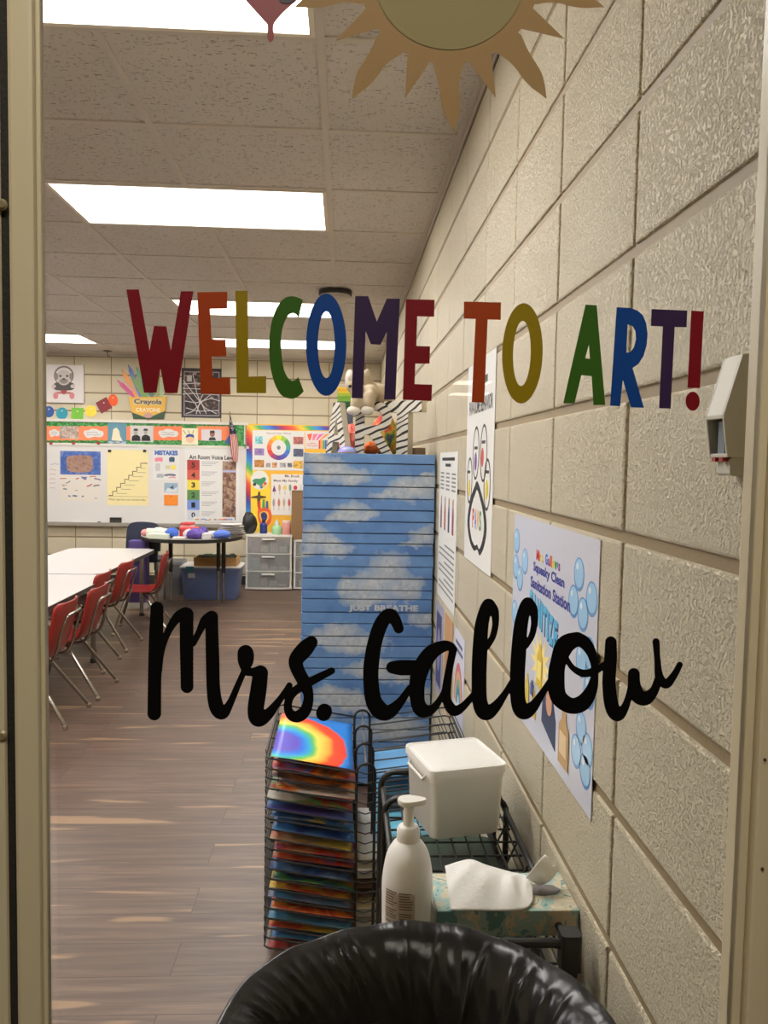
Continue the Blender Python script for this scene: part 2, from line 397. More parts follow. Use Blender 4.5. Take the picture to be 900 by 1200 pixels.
# ================================================================== DECALS ON THE GLASS
def GP(x, y, d): return atY(x, y, YG-d)
RED, ORG, YEL, GRN, BLU, PUR = [mat('vinyl_'+n, srgb(*c), .38) for n, c in (('red', (128, 12, 26)), ('orange', (166, 62, 10)), ('yellow', (150, 126, 2)), ('green', (54, 98, 20)), ('blue', (8, 66, 142)), ('purple', (56, 36, 74)))]
def z1(p): return (140+p[0]/3.75, 320+p[1]/3.75)
def z2(p): return (360+p[0]/3.75, 320+p[1]/3.75)
def z3(p): return (600+p[0]/3.75, 340+p[1]/3.75)
def cat2(pts, n=5, closed=False):
    """Catmull-Rom through points of any dimension"""
    P = [tuple(p) for p in pts]; m = len(P); out = []
    for i in range(m if closed else m-1):
        a, b, c, d = (P[(i-1) % m] if closed or i else P[0]), P[i], P[(i+1) % m], (P[(i+2) % m] if closed or i+2 < m else P[-1])
        for k in range(n):
            t = k/n
            out.append(tuple(.5*(2*b[j]+(c[j]-a[j])*t+(2*a[j]-5*b[j]+4*c[j]-d[j])*t*t+(3*b[j]-a[j]-3*c[j]+d[j])*t**3) for j in range(len(b))))
    if not closed: out.append(P[-1])
    return out
LETTERS = [
 ('dark red vinyl letter W at the start of the rainbow word', RED, [z1(p) for p in ((30,72),(85,72),(132,340),(152,232),(206,234),(226,340),(270,80),(325,80),(255,528),(200,528),(180,420),(163,526),(108,526))], []),
 ('orange vinyl letter E right after the dark red W', ORG, [z1(p) for p in ((342,84),(474,82),(474,157),(398,158),(405,292),(467,292),(470,366),(405,367),(410,462),(486,458),(488,534),(357,532))], []),
 ('mustard yellow vinyl letter L on the glass', YEL, [z1(p) for p in ((509,78),(563,78),(568,455),(645,453),(645,528),(515,527))], []),
 ('green vinyl letter C on the glass', GRN, cat2([z1(p) for p in ((806,118),(770,103),(730,108),(695,145),(670,210),(658,300),(662,400),(680,480),(710,535),(750,552),(782,545),(810,520))], 4)+cat2([z1(p) for p in ((786,457),(765,473),(742,462),(722,420),(712,350),(710,290),(720,230),(742,186),(768,177),(788,197))], 4), []),
 ('blue vinyl letter O between green C and purple M', BLU, circ(382.3, 404, 23.6, 60, 48), [circ(382.4, 404, 9.8, 39, 40)]),
 ('dark purple vinyl letter M on the glass', PUR, [z2(p) for p in ((211,101),(268,102),(306,213),(350,112),(407,113),(388,556),(338,556),(350,258),(322,315),(280,313),(257,255),(245,551),(195,549))], []),
 ('dark red vinyl letter E right after the purple M', RED, [z2(p) for p in ((434,115),(560,118),(558,192),(483,190),(480,320),(540,322),(538,398),(475,398),(472,488),(549,490),(546,562),(420,557))], []),
 ('orange vinyl letter T left of the yellow O', ORG, [z2(p) for p in ((689,125),(852,129),(850,206),(793,204),(778,570),(723,567),(740,202),(688,200))], []),
 ('mustard yellow vinyl letter O right of the orange T', YEL, circ(612.2, 414, 23.8, 58.8, 48, .03), [circ(611.6, 414.2, 10.3, 38.2, 40, .03)]),
 ('green vinyl letter A on the glass', GRN, [z3(p) for p in ((323,64),(372,66),(410,505),(358,505),(350,378),(305,374),(275,498),(225,497))], [[z3(p) for p in ((338,240),(342,302),(322,299))]]),
 ('blue vinyl letter R on the glass', BLU, [z3(p) for p in ((460,75),(520,78),(552,90),(575,110),(590,145),(596,190),(592,240),(578,290),(555,325),(530,342),(580,517),(523,515),(487,395),(475,510),(431,508))], [[z3(p) for p in ((508,150),(503,275),(520,272),(536,250),(545,215),(542,180),(530,158))]]),
 ('dark purple vinyl letter T right of the blue R', PUR, [z3(p) for p in ((613,83),(771,90),(767,163),(715,162),(697,521),(646,519),(663,160),(611,157))], []),
]
for lab, m, poly, holes in LETTERS:
    o = MB().prism(poly, GP, .0003, .0009, holes=holes).build('vinyl_letter', m)
    tag(o, lab, 'window sticker', 'rainbow vinyl letters on the glass')
c = GP(808, 410, 0)
t = thing('vinyl_exclamation_mark', 'dark red vinyl exclamation mark at the end of the rainbow words', 'window sticker', c, 'rainbow vinyl letters on the glass')
MB().prism([z3(p) for p in ((788,90),(843,93),(826,431),(771,429))], GP, .0003, .0009).build('stroke', RED, t)
MB().prism([z3(p) for p in circ(794, 488, 31, 42)], GP, .0003, .0009).build('dot', RED, t)

# sun decal: 18 rays, every second one wavy
cx, cy = 526.6, -30.8
out = []
for k in range(18):
    a = radians(-90+20*k)                                 # in picture sense, y down
    def pol(r_, da): return (cx+r_*cos(a+radians(da)), cy-r_*sin(a+radians(da)))
    wavy = k % 2 == 0
    R0 = 106
    if wavy:
        L = [pol(R0, -9.5), pol(112, -9.2), pol(126, -6.2), pol(142, -4.4), pol(158, -3.0), pol(172, -.6), pol(186, 2.2)]
        Rr = [pol(186, 2.2), pol(176, 3.0), pol(164, 4.2), pol(150, 4.9), pol(134, 5.0), pol(120, 6.4), pol(110, 8.8), pol(R0, 9.6)]
        sgn = -1 if k > 0 and k < 9 else 1
        if sgn < 0:
            def pol(r_, da): return (cx+r_*cos(a-radians(da)), cy-r_*sin(a-radians(da)))
            L = [pol(R0, -9.5), pol(112, -9.2), pol(126, -6.2), pol(142, -4.4), pol(158, -3.0), pol(172, -.6), pol(186, 2.2)]
            Rr = [pol(186, 2.2), pol(176, 3.0), pol(164, 4.2), pol(150, 4.9), pol(134, 5.0), pol(120, 6.4), pol(110, 8.8), pol(R0, 9.6)]
            L, Rr = Rr[::-1], L[::-1]
        out += cat2(L, 3)[:-1]+cat2(Rr, 3)
    else:
        out += [pol(R0, -7.5), pol(155, .5), pol(R0, 7.5)]
t = thing('sun_decal', 'tan paper-like sun sticker with wavy rays at the top of the glass', 'window sticker', GP(cx, cy, 0))
MB().prism(out, GP, .0003, .0009).build('rays', mat('sun_tan', srgb(148, 114, 60), .6, bump=.1, bscale=900), t)
MB().prism(circ(cx, cy, 89, 89, 64), GP, .0009, .0013).build('face_disc', mat('sun_olive', srgb(136, 122, 70), .6, bump=.1, bscale=900), t)
# red paint-drop decal
t = thing('paint_drop_decal', 'dark red dripping paint sticker left of the sun at the top', 'window sticker', GP(318, 0, 0))
poly = cat2([(262,-34),(276,-14),(287.5,0),(300,14),(309,24),(313.5,30),(313.5,43),(316,49.5),(320,47),(321,42),(320.5,30),(327,20),(338,9),(350,-2),(358,-16),(361,-34)], 4)+cat2([(356,-52),(335,-66),(310,-70),(284,-62),(268,-50)], 4)
MB().prism(poly, GP, .0003, .0009).build('drip', RED, t)
MB().prism(cat2([(327,0),(335,4),(341,3),(350,-4),(357,-16),(356,-30),(345,-34),(335,-20)], 3, True), GP, .0009, .0013).build('dark_shape', mat('vinyl_dark', srgb(40, 36, 44), .5), t)  # dark vinyl piece at the right of the drop

# black script
import numpy as np
BLK = mat('vinyl_black', srgb(5, 5, 5), .6, spec=.15)
def script_mesh(name, strokes, label, step=1.25):
    S = []
    for st in strokes:
        for p in cat2(st, 10): S.append(p)
    S = np.array(S); x0, y0 = S[:, 0].min()-14, S[:, 1].min()-14; x1, y1 = S[:, 0].max()+14, S[:, 1].max()+14
    nx, ny = int((x1-x0)/step)+1, int((y1-y0)/step)+1
    gx = x0+np.arange(nx)*step; gy = y0+np.arange(ny)*step
    D = np.full((ny, nx), 1e9)
    for px, py, hw in S: D = np.minimum(D, np.hypot(gx[None, :]-px, gy[:, None]-py)-hw)
    mb = MB(); idx = {}
    def vert(key, x, y):
        if key not in idx: idx[key] = len(mb.v); mb.v.append(GP(x, y, .0008))
        return idx[key]
    ins = D < 0
    for j in range(ny-1):
        row = ins[j, :-1] | ins[j, 1:] | ins[j+1, :-1] | ins[j+1, 1:]
        for i in np.nonzero(row)[0]:
            cs = [(i, j), (i+1, j), (i+1, j+1), (i, j+1)]; poly = []
            for k in range(4):
                a, b = cs[k], cs[(k+1) % 4]; da, db = D[a[1], a[0]], D[b[1], b[0]]
                if da < 0: poly.append(vert(a, gx[a[0]], gy[a[1]]))
                if (da < 0) != (db < 0):
                    tt = da/(da-db); key = tuple(sorted((a, b)))
                    poly.append(vert(('e',)+key, gx[a[0]]+(gx[b[0]]-gx[a[0]])*tt, gy[a[1]]+(gy[b[1]]-gy[a[1]])*tt))
            if len(poly) >= 3: mb.f.append(poly); mb.mi.append(0)
    o = mb.build(name, BLK)
    so = o.modifiers.new('thickness', 'SOLIDIFY'); so.thickness = .0004; so.offset = 0
    return tag(o, label, 'window sticker', 'black script vinyl on the glass')
def q4(*P): return [(160+x/3.75, 690+y/3.75, h/3.75) for x, y, h in P]
def q5(*P): return [(400+x/4.09, 690+y/4.09, h/4.09) for x, y, h in P]
def q6(*P): return [(600+x/4.09, 690+y/4.09, h/4.09) for x, y, h in P]
script_mesh('script_word', [
  q4((90,84,28),(86,200,31),(80,380,30),(78,548,30)),
  q4((100,365,12),(112,270,13),(140,185,16),(180,125,22),(215,108,28)), q4((220,112,30),(220,250,30),(222,430,28)),
  q4((250,240,13),(275,190,15),(300,140,20),(328,124,26)), q4((330,124,28),(334,300,30),(338,440,30),(352,520,32),(378,546,27),(410,505,17),(445,425,14),(478,350,13)),
  q4((476,350,18),(462,315,17),(466,275,20),(486,268,20),(496,290,20),(494,325,18),(478,350,16)),
  q4((488,366,17),(515,366,20),(545,368,32)), q4((545,370,33),(535,450,36),(524,530,36),(535,570,36),(575,553,25),(620,500,16),(655,450,13),(672,425,14)),
  q4((768,235,28),(740,265,36),(703,310,33),(706,350,30),(738,415,28),(756,470,22),(744,530,25),(712,560,26),(680,555,22),(665,520,18),(675,475,18),(708,440,19),(770,405,19),(858,360,15)),
], 'black cursive vinyl word beginning with a large M on the glass')
script_mesh('script_dot', [q4((826,538,33),(822,548,33))], 'black vinyl full stop between the two cursive words')
script_mesh('script_word', [
  q5((275,190,24),(255,145,28),(228,125,31),(190,170,34),(160,260,35),(144,360,37),(142,440,37),(153,530,39),(185,582,42),(225,592,34),(280,545,22),(328,475,15)),
  q5((244,377,29),(290,378,37),(370,378,35)),
  q5((542,292,14),(525,277,20),(490,275,27),(432,305,36),(388,370,40),(364,450,38),(366,540,35),(388,582,35),(432,578,22),(470,535,15),(508,450,10)),
  q5((535,295,19),(518,380,18),(505,470,21),(506,535,22),(538,583,26),(582,565,19),(640,500,14)),
  q5((706,80,33),(690,105,30),(672,180,33),(664,300,36),(660,420,36),(664,540,36),(690,592,38),(732,572,27),(780,510,17),(828,430,14)),
  q5((706,78,30),(732,105,22),(739,165,16),(726,228,15),(698,278,14)),
  q6((76,74,33),(60,100,30),(42,180,33),(32,300,36),(26,420,36),(30,540,36),(55,588,38),(98,567,27),(142,505,17),(200,415,14)),
  q6((76,72,30),(101,98,22),(107,160,16),(95,223,15),(66,273,14)),
  q6((312,240,33),(255,270,44),(222,350,38),(212,430,40),(222,515,40),(280,560,38),(340,545,38),(382,480,27),(397,400,17),(385,320,22),(352,262,30),(312,240,33)),
  q6((262,335,12),(290,378,14),(340,405,18),(390,396,18),(432,372,16),(460,345,12)),
  q6((474,255,27),(472,340,31),(465,450,32),(478,560,34),(505,603,32),(540,570,20),(563,500,15),(575,420,15)),
  q6((584,408,28),(586,460,30),(602,510,36),(640,525,33),(680,490,22),(702,430,18)),
  q6((690,254,17),(697,340,15),(706,420,20),(738,456,22),(776,415,17),(804,364,14)),
], 'black cursive vinyl word beginning with a large G on the glass')
# ================================================================== RIGHT WALL
M_PAPER = mat('white_paper', srgb(226, 226, 224), .7)
M_GLOSSP = mat('laminated_paper', srgb(208, 210, 224), .28)
M_INK = mat('black_ink', srgb(24, 24, 26), .6)
M_GREY = mat('grey_ink', srgb(120, 122, 126), .6)
def C(r, g, b, rough=.6): return mat('ink_%d_%d_%d' % (r, g, b), srgb(r, g, b), rough)
def RT(mb, s, y0, y1, z0, z1, d=.0035, bold=0):
    """text on the right wall read from the room: left end at the larger y"""
    put_text(mb, s, y1, z0, y1-y0, z1-z0, RW, d, bold, sgn=-1)
def wall_poster(name, label, fn, poly, m, d0=.0052, d1=.0062, cat='poster', group=None):
    u = sum(p[0] for p in poly)/len(poly); v = sum(p[1] for p in poly)/len(poly)
    t = thing(name, label, cat, fn(u, v, d0), group)
    MB().prism(poly, fn, d0, d1).build('sheet', m, t)
    return t
def patch(t, name, fn, poly, m, d=.0062, th=.0006, holes=()):
    return MB().prism(poly, fn, d, d+th, holes=holes).build(name, m, t)
def lines(t, name, fn, rows, m, d=.0062, w=.003):
    """rows of (u0, v, u1): a block of small print"""
    mb = MB()
    for u0, v, u1 in rows: mb.prism(rect(u0, v-w/2, u1, v+w/2), fn, d, d+.0005)
    return mb.build(name, m, t)
# --- the large poster (Y 1.23..1.86, Z .86..1.33)
PY0, PY1, PZ0, PZ1 = 1.229, 1.858, rp(694, 960)[1]-.003, rp(704, 633)[1]
t = wall_poster('station_poster', 'large glossy white poster with blue bubbles nearest the window frame on the block wall', RW, rect(PY0, PZ0, PY1, PZ1), M_GLOSSP)
for s, cx_, cy_, w_, h_ in (("Squeaky Clean", 643, 674, .238, .026), ("Sanitation Station", 644, 694, .30, .024)):
    y, z = rp(cx_, cy_)
    mb = MB(); RT(mb, s, y-w_/2, y+w_/2, z-h_/2, z+h_/2, .0068, .035); mb.build('lettering', C(58, 66, 150), t)
y, z = rp(643, 656); k = 0
word = "Mrs. Gallow's"; cols = [(222, 40, 40), (236, 150, 30), (240, 210, 40), (70, 160, 70), (50, 110, 200), (150, 70, 160)]
yy = y+.092
for ch in word:
    if ch == ' ': yy -= .011; continue
    wch = {'M': .024, '.': .004, "'": .004, 'l': .006, 'r': .010, 'w': .018, 'G': .019}.get(ch, .012)
    hch = .022 if ch in 'MGl' else .015
    mb = MB(); RT(mb, ch, yy-wch, yy, z-.011+(.017 if ch == "'" else 0), z-.011+(.005 if ch in ".'" else hch), .0068, .04); mb.build('lettering', C(*cols[k % 6]), t)
    yy -= wch+.003; k += 1
y, z = rp(640, 727)
yy = y+.135
for ch, dz in zip("SANITIZE", (.014, .010, .006, .002, -.002, -.006, -.010, -.014)):
    wch = .014 if ch == 'I' else .03
    mb = MB(); RT(mb, ch, yy-wch-.003, yy-.003, z-.031+dz, z+.027+dz, .0064, .08); mb.build('lettering', C(30, 70, 130), t)
    mb = MB(); RT(mb, ch, yy-wch, yy, z-.027+dz, z+.030+dz, .0070, .05); mb.build('lettering', C(88, 178, 222), t)
    yy -= wch+.003
M_BUB, M_BUB2, M_BUB3 = C(96, 150, 206, .3), C(160, 204, 238, .3), C(232, 242, 252, .3)
for bx, by in ((679.6, 673), (673, 704.6), (694.5, 702), (684, 720), (606.5, 634), (616, 658), (604, 663), (610, 678), (604, 717), (682, 774), (692, 767), (693, 812), (682, 853), (676, 880), (686.6, 903.5), (693, 884)):
    y, z = rp(bx, by); r_ = .029
    y = min(max(y, PY0+r_*1.05), PY1-r_*1.05)
    patch(t, 'bubble', RW, circ(y, z, r_*1.03, r_), M_BUB, .0062, .0003)
    patch(t, 'bubble', RW, circ(y-.001, z+r_*.06, r_*.88, r_*.84), M_BUB2, .0065, .0003)
    patch(t, 'bubble_gleam', RW, circ(y+r_*.3, z+r_*.45, r_*.22, r_*.2, 16), M_BUB3, .0068, .0003)
y, z = rp(634, 778)
star = []
for k in range(24):
    r_ = (.085 if k % 2 == 0 else .04); star.append((y+r_*cos(pi*k/12), z+r_*.75*sin(pi*k/12)))
patch(t, 'sunburst', RW, star, C(246, 226, 150), .0062)
def bottle(y, z, w, h, m, lab=None, nm='drawn_bottle'):
    patch(t, nm, RW, [(y-w, z-h), (y+w, z-h), (y+w, z+h*.4), (y+w*.4, z+h*.7), (y+w*.4, z+h), (y-w*.4, z+h), (y-w*.4, z+h*.7), (y-w, z+h*.4)], m, .0074)
    if lab: patch(t, 'bottle_label', RW, rect(y-w*.7, z-h*.6, y+w*.7, z+h*.2), lab, .0082)
bottle(y, z-.004, .022, .045, C(214, 184, 66), C(240, 226, 140))
y, z = rp(645, 838)
patch(t, 'drawn_cape', RW, [(y-.045, z-.055), (y+.06, z-.03), (y+.055, z+.02), (y+.03, z+.06), (y-.01, z+.055), (y-.045, z+.0)], C(48, 60, 92), .0062)
patch(t, 'drawn_face', RW, circ(y+.004, z+.022, .022, .024), C(206, 156, 128), .0070)
y, z = rp(662, 866); bottle(y, z, .032, .05, C(190, 156, 110), C(226, 200, 160))
for bx, by, c1, w_, h_ in ((619, 808, (206, 184, 90), .016, .035), (627, 824, (206, 176, 90), .018, .03), (625, 806, (74, 90, 140), .016, .016)):
    y, z = rp(bx, by); bottle(y, z, w_, h_, C(*c1))
# --- paw poster
A_, B_ = rp(581, 408), rp(576, 677); QY0, QY1 = 2.145, 2.625; QZ1, QZ0 = A_[1], B_[1]
t = wall_poster('paw_poster', 'tall white poster with a black paw outline on the block wall', RW, rect(QY0, QZ0, QY1, QZ1), M_PAPER)
mb = MB(); y, z = rp(565, 474); RT(mb, 'PAW-SOME BEHAVIOR', QY0+.03, QY1-.04, z-.022, z+.022, .0066, .02); mb.build('lettering', M_INK, t)
y, z = rp(565, 447); lines(t, 'title_line', RW, [(QY0+.12, z, QY1-.16)], M_INK, .0062, .024)
def ring(t, name, c, ry, rz, w, m=M_INK):
    patch(t, name, RW, circ(c[0], c[1], ry, rz, 40), m, .0064, .0005, holes=[circ(c[0], c[1], ry-w, rz-w, 40)])
for bx, by, ry, rz in ((558.5, 531, .058, .082), (567.5, 531, .058, .084), (551, 563, .052, .074), (571.5, 568, .052, .074)):
    ring(t, 'paw_toe', rp(bx, by), ry, rz, .008)
for bx, by, s, cc in ((558.5, 525, 0, (40, 40, 44)), (567.5, 518, 0, (40, 40, 44)), (550, 553, 0, (40, 40, 44)), (571.5, 553, 0, (40, 40, 44))):
    y, z = rp(bx, by); lines(t, 'toe_caption', RW, [(y-.03, z, y+.03)], C(*cc), .0064, .009)
for bx, by, cc in ((558, 541, (120, 80, 150)), (566, 536, (190, 60, 60)), (550.5, 572, (216, 190, 70)), (571, 574, (214, 190, 40))):
    y, z = rp(bx, by); patch(t, 'toe_picture', RW, circ(y, z, .022, .028, 16), C(*cc), .0064)
pad = cat2([rp(*p) for p in ((560,564),(564,575),(569,596),(571,620),(568,640),(563,651),(560,644),(556,645),(551,633),(548.5,610),(552,585),(557,570))], 4, True)
c0 = (sum(p[0] for p in pad)/len(pad), sum(p[1] for p in pad)/len(pad)-.01)
patch(t, 'paw_pad', RW, pad, M_INK, .0064, .0005, holes=[[(c0[0]+(p[0]-c0[0])*.76, c0[1]+(p[1]-c0[1])*.80) for p in pad]])
y, z = rp(559.5, 609); yy = y+.085
for ch, cc in zip('PAWS', ((214, 60, 50), (60, 120, 200), (226, 150, 40), (60, 150, 80))):
    mb = MB(); RT(mb, ch, yy-.036, yy, z-.03, z+.03, .0066, .03); mb.build('lettering', C(*cc), t); yy -= .042
# --- white notice nearer the cabinet
A_, B_ = rp(537, 529), rp(533, 723); NY0, NY1 = 2.822, 3.345; NZ1, NZ0 = A_[1], B_[1]
t = wall_poster('notice_poster', 'white notice with columns of small print beside the blue sky cabinet', RW, rect(NY0, NZ0, NY1, NZ1), M_PAPER)
h = NZ1-NZ0; rows = []
for f_, a, b in ((.045, .15, .85), (.085, .35, .65)): rows.append((NY0+(NY1-NY0)*a, NZ1-h*f_, NY0+(NY1-NY0)*b))
mbrows = []
for f_ in range(5):
    for a in (.08, .40, .72): mbrows.append((NY0+(NY1-NY0)*a, NZ1-h*(.14+.026*f_), NY0+(NY1-NY0)*(a+.2)))
for f_ in range(9):
    mbrows.append((NY0+(NY1-NY0)*.08, NZ1-h*(.62+.038*f_), NY0+(NY1-NY0)*(.92 if f_ % 3 else .6)))
lines(t, 'heading', RW, rows, M_INK, w=.012); 
for q in range(3): lines(t, 'column_print', RW, [r_ for r_ in mbrows[:15] if mbrows.index(r_) % 3 == q], M_GREY, w=.007)
lines(t, 'small_print', RW, mbrows[15:], M_GREY, w=.007)
for a, cc in ((.18, (150, 60, 60)), (.4, (60, 70, 110)), (.62, (170, 90, 70)), (.85, (130, 80, 60))):
    y = NY0+(NY1-NY0)*a; patch(t, 'drawn_figure', RW, [(y-.02, NZ1-h*.52), (y+.02, NZ1-h*.52), (y+.022, NZ1-h*.40), (y+.01, NZ1-h*.34), (y-.01, NZ1-h*.34), (y-.022, NZ1-h*.40)], C(*cc))
    patch(t, 'drawn_head', RW, circ(y, NZ1-h*.325, .014, .018, 14), C(170, 120, 90))
# --- three small artworks below
zt = rp(532, 735)[1]
y0, z0 = rp(522, 790); 
t = wall_poster('small_artwork', 'small lilac and navy drawing low on the block wall beside the cabinet', RW, rect(3.13, zt-.36, 3.36, zt+.01), C(176, 172, 196), group='small drawings low on the wall', cat='drawing')
patch(t, 'dark_border', RW, rect(3.17, zt-.33, 3.33, zt-.03), C(66, 70, 122)); patch(t, 'pale_centre', RW, circ(3.25, zt-.18, .05, .09), C(150, 150, 190), .0068)
t = wall_poster('small_artwork', 'small tan paper drawing between the lilac and the rainbow ones', RW, rect(2.85, zt-.36, 3.07, zt+.01), C(190, 146, 104), group='small drawings low on the wall', cat='drawing')
patch(t, 'drawn_shape', RW, circ(2.96, zt-.20, .06, .10), C(176, 128, 88))
t = wall_poster('small_artwork', 'small white drawing with a rainbow arch above the wire rack', RW, rect(2.56, zt-.31, 2.80, zt+.01), C(206, 206, 222), group='small drawings low on the wall', cat='drawing')
def arch(t, cy_, cz, r0, r1, m, n=18):
    P = [(cy_+r1*cos(pi*k/n), cz+r1*1.5*sin(pi*k/n)) for k in range(n+1)]+[(cy_+r0*cos(pi*k/n), cz+r0*1.5*sin(pi*k/n)) for k in range(n, -1, -1)]
    patch(t, 'rainbow_band', RW, P, m)
for k, cc in enumerate(((204, 110, 120), (214, 170, 120), (120, 170, 150), (70, 130, 160))): arch(t, 2.68, zt-.24, .08-.018*k, .098-.018*k, C(*cc))
lines(t, 'title', RW, [(2.61, zt-.03, 2.76), (2.60, zt-.055, 2.74)], C(80, 86, 130), w=.012)

# --- wedge-shaped grey wall box next to the frame
y0, y1 = .778, .818; zt, zm, zb = atX(878, 411, XR-.015).z, atX(856, 487, XR-.03).z, atX(862, 536, XR-.026).z
t = thing('wall_box', 'small grey wedge-shaped wall box with a dark recess beside the frame', 'wall fixture', (XR, (y0+y1)/2, zm))
prof = [(0, zt), (.014, zt-.001), (.0305, zm+.002), (.0305, zm-.002), (.025, zb), (0, zb)]
M_WB = mat('wall_box_grey', srgb(196, 192, 178), .42); M_WBD = mat('wall_box_dark', srgb(58, 60, 60), .35)
mb = MB()
for a, b in ((y0, y0+.003), (y1-.003, y1)): mb.prism(prof, lambda u, v, d: Vector((XR-u, d, v)), a, b)
mb.prism([(.0115, zt-.001), (.014, zt-.001), (.0305, zm+.002), (.0305, zm-.002), (.0275, zm-.002)], lambda u, v, d: Vector((XR-u, d, v)), y0+.003, y1-.003)
mb.box((XR-.025, y0+.003, zb), (XR, y1-.003, zb+.004)); mb.box((XR-.013, y0+.003, zt-.0025), (XR, y1-.003, zt-.001))
bevel(mb.build('housing', M_WB, t, merge=False), .0008)
MB().box((XR-.012, y0+.003, zb+.004), (XR, y1-.003, zt-.01)).build('recess', M_WBD, t)
MB().box((XR-.0225, y0+.013, zb+.004), (XR-.012, y1-.013, zm-.004)).build('sensor_bar', mat('wall_box_bar', srgb(110, 122, 134), .3), t)
for a in (y0+.008, y1-.016): MB().box((XR-.026, a, zb-.004), (XR-.018, a+.008, zb)).build('foot', C(150, 30, 30), t)
MB().rbox((XR-.02, y0+.004, zb-.018), (XR, y1-.008, zb), .003, axis='y').build('plug', M_WB, t)

# ================================================================== TRASH CAN, LINER, CART AND WHAT STANDS ON IT
CX, CY, RR, ZR = .098, .905, .245, atY(505, 1078, 1.15).z
M_BIN = mat('bin_plastic', srgb(38, 38, 40), .45)
t = thing('trash_can', 'round dark trash can under the black bag beside the block wall', 'trash can', (CX, CY, 0))
MB().lathe([(.0, .012), (.185, .012), (.19, .0), (.2, .0), (.2255, ZR-.15), (.222, ZR-.15), (.192, .02), (0, .02)], (CX, CY, 0), 48, cap0=False, cap1=False).build('body', M_BIN, t, smooth=True)
tb = NT('bag_film', rough=.24, spec=.33); tb.b.inputs['Base Color'].default_value = (.006, .006, .007, 1)
o = tb.obj(); h = tb.math('ADD', tb.noise(tb.mapped(o, (7, 7, 4), rot=(.4, .3, .6)), 1.4, 2, .5, 1.2), tb.math('MULTIPLY', tb.noise(tb.mapped(o, (40, 8, 16), rot=(.2, .5, .9)), 1.0, 2, .5, 1.0), .18))
tb.bump(h, .45, .011)
prof = [(.205, ZR-.34), (.222, ZR-.25), (.236, ZR-.12), (.244, ZR-.045), (.2475, ZR-.02), (.2465, ZR-.006), (.243, ZR), (.236, ZR-.001), (.226, ZR-.005), (.214, ZR-.014), (.200, ZR-.030), (.186, ZR-.055), (.174, ZR-.09), (.163, ZR-.14), (.153, ZR-.21), (.14, ZR-.30), (.115, ZR-.38), (.06, ZR-.42), (.0, ZR-.425)]
prof = [tuple(p) for p in cat2(prof, 4)]
def bagpt(i, j, nu=560):
    r_, z_ = prof[j]; a = 2*pi*i/nu; f_ = j/len(prof)
    near = min(1, abs(z_-ZR)/.05)
    a2 = a+(ZR-z_)*1.6
    fold = .0022*sin(38*a2+1.5*sin(3*a))*near + .002*sin(9*a2+2*sin(2*a+1))*near
    fold *= .4+.8*(.5+.5*sin(a-.9))
    if j > 24:                                          # tension creases running down the inside
        for ak, sl, am, wd in CREASES:
            d_ = (a-ak-sl*(ZR-z_)+pi) % (2*pi)-pi
            if abs(d_) < .12: fold -= am*math.exp(-(d_/wd)**2)*min(1, (ZR-z_)/.015)*(1 if ZR-z_ < .16 else max(0, 1-(ZR-z_-.16)/.1))
    r2 = max(0, r_+fold*(1 if r_ > .05 else 0)); z2 = z_+.0022*sin(5*a+1)*(1-near)+.0012*sin(17*a)*(1-near)
    return Vector((CX+r2*cos(a), CY+r2*sin(a), z2))
rc = random.Random(8)
CREASES = [(1.95+.085*k+rc.uniform(-.02, .02), -rc.uniform(2.2, 3.4), rc.uniform(.004, .008), rc.uniform(.010, .02)) for k in range(13)]+[(.35+.17*k+rc.uniform(-.05, .05), rc.uniform(-1.5, 1.5), rc.uniform(.002, .005), rc.uniform(.014, .035)) for k in range(8)]
nu = 560; mb = MB()
mb.add([bagpt(i, j) for j in range(len(prof)) for i in range(nu)], [(j*nu+i, j*nu+(i+1) % nu, (j+1)*nu+(i+1) % nu, (j+1)*nu+i) for j in range(len(prof)-1) for i in range(nu)])
o = mb.build('trash_bag', tb.m, smooth='all'); tag(o, 'shiny black bag folded over the rim of the round can in front', 'trash bag')

M_BLKM = mat('black_wire', srgb(14, 14, 15), .4, 0)
M_BLKP = mat('black_plastic', srgb(20, 20, 21), .45)
ZS = .657                                             # cart top level
X0, X1, Y0, Y1, ZT = .100, .372, 1.19, 1.86, .704
t = thing('wire_cart', 'black wire cart between the trash bag and the drying rack against the wall', 'cart', ((X0+X1)/2, (Y0+Y1)/2, 0))
def arc_frame(y, zt, r=.035, x0=X0, x1=X1, z0=.05):
    P = [(x0, y, z0), (x0, y, zt-r)]+[(x0+r-r*cos(pi/2*k/5), y, zt-r+r*sin(pi/2*k/5)) for k in range(1, 6)]
    return P+[(x1-r+r*sin(pi/2*k/5), y, zt-r+r*cos(pi/2*k/5)) for k in range(0, 6)]+[(x1, y, z0)]
for y, r_, zt in ((Y1, .009, ZT), (1.72, .008, ZT-.004), (Y0+.01, .009, ZT-.014)):
    MB().tube(arc_frame(y, zt), r_*.85, 10).build('end_frame', M_BLKP, t, smooth=True)
for x, z in ((X1-.004, .675), (X0+.004, .665), (X1-.034, ZS-.045), (X0+.004, .42), (X1-.004, .42)):
    MB().tube([(x, Y0+.01, z), (x, Y1, z)], .0065, 8).build('side_rail', M_BLKP, t, smooth=True)
mb = MB()
for k in range(9): x = X0+.01+(X1-X0-.02)*k/8; mb.tube([(x, Y0+.01, ZS-.004), (x, Y1-.005, ZS-.004)], .0022, 6)
for k in range(12): y = Y0+.02+(Y1-Y0-.03)*k/11; mb.tube([(X0, y, ZS-.008), (X1, y, ZS-.008)], .0024, 6)
mb.build('top_grid', M_BLKM, t, merge=False)
mb = MB()
for k in range(9): x = X0+.01+(X1-X0-.02)*k/8; mb.tube([(x, Y0+.01, .37), (x, Y1-.005, .37)], .0022, 6)
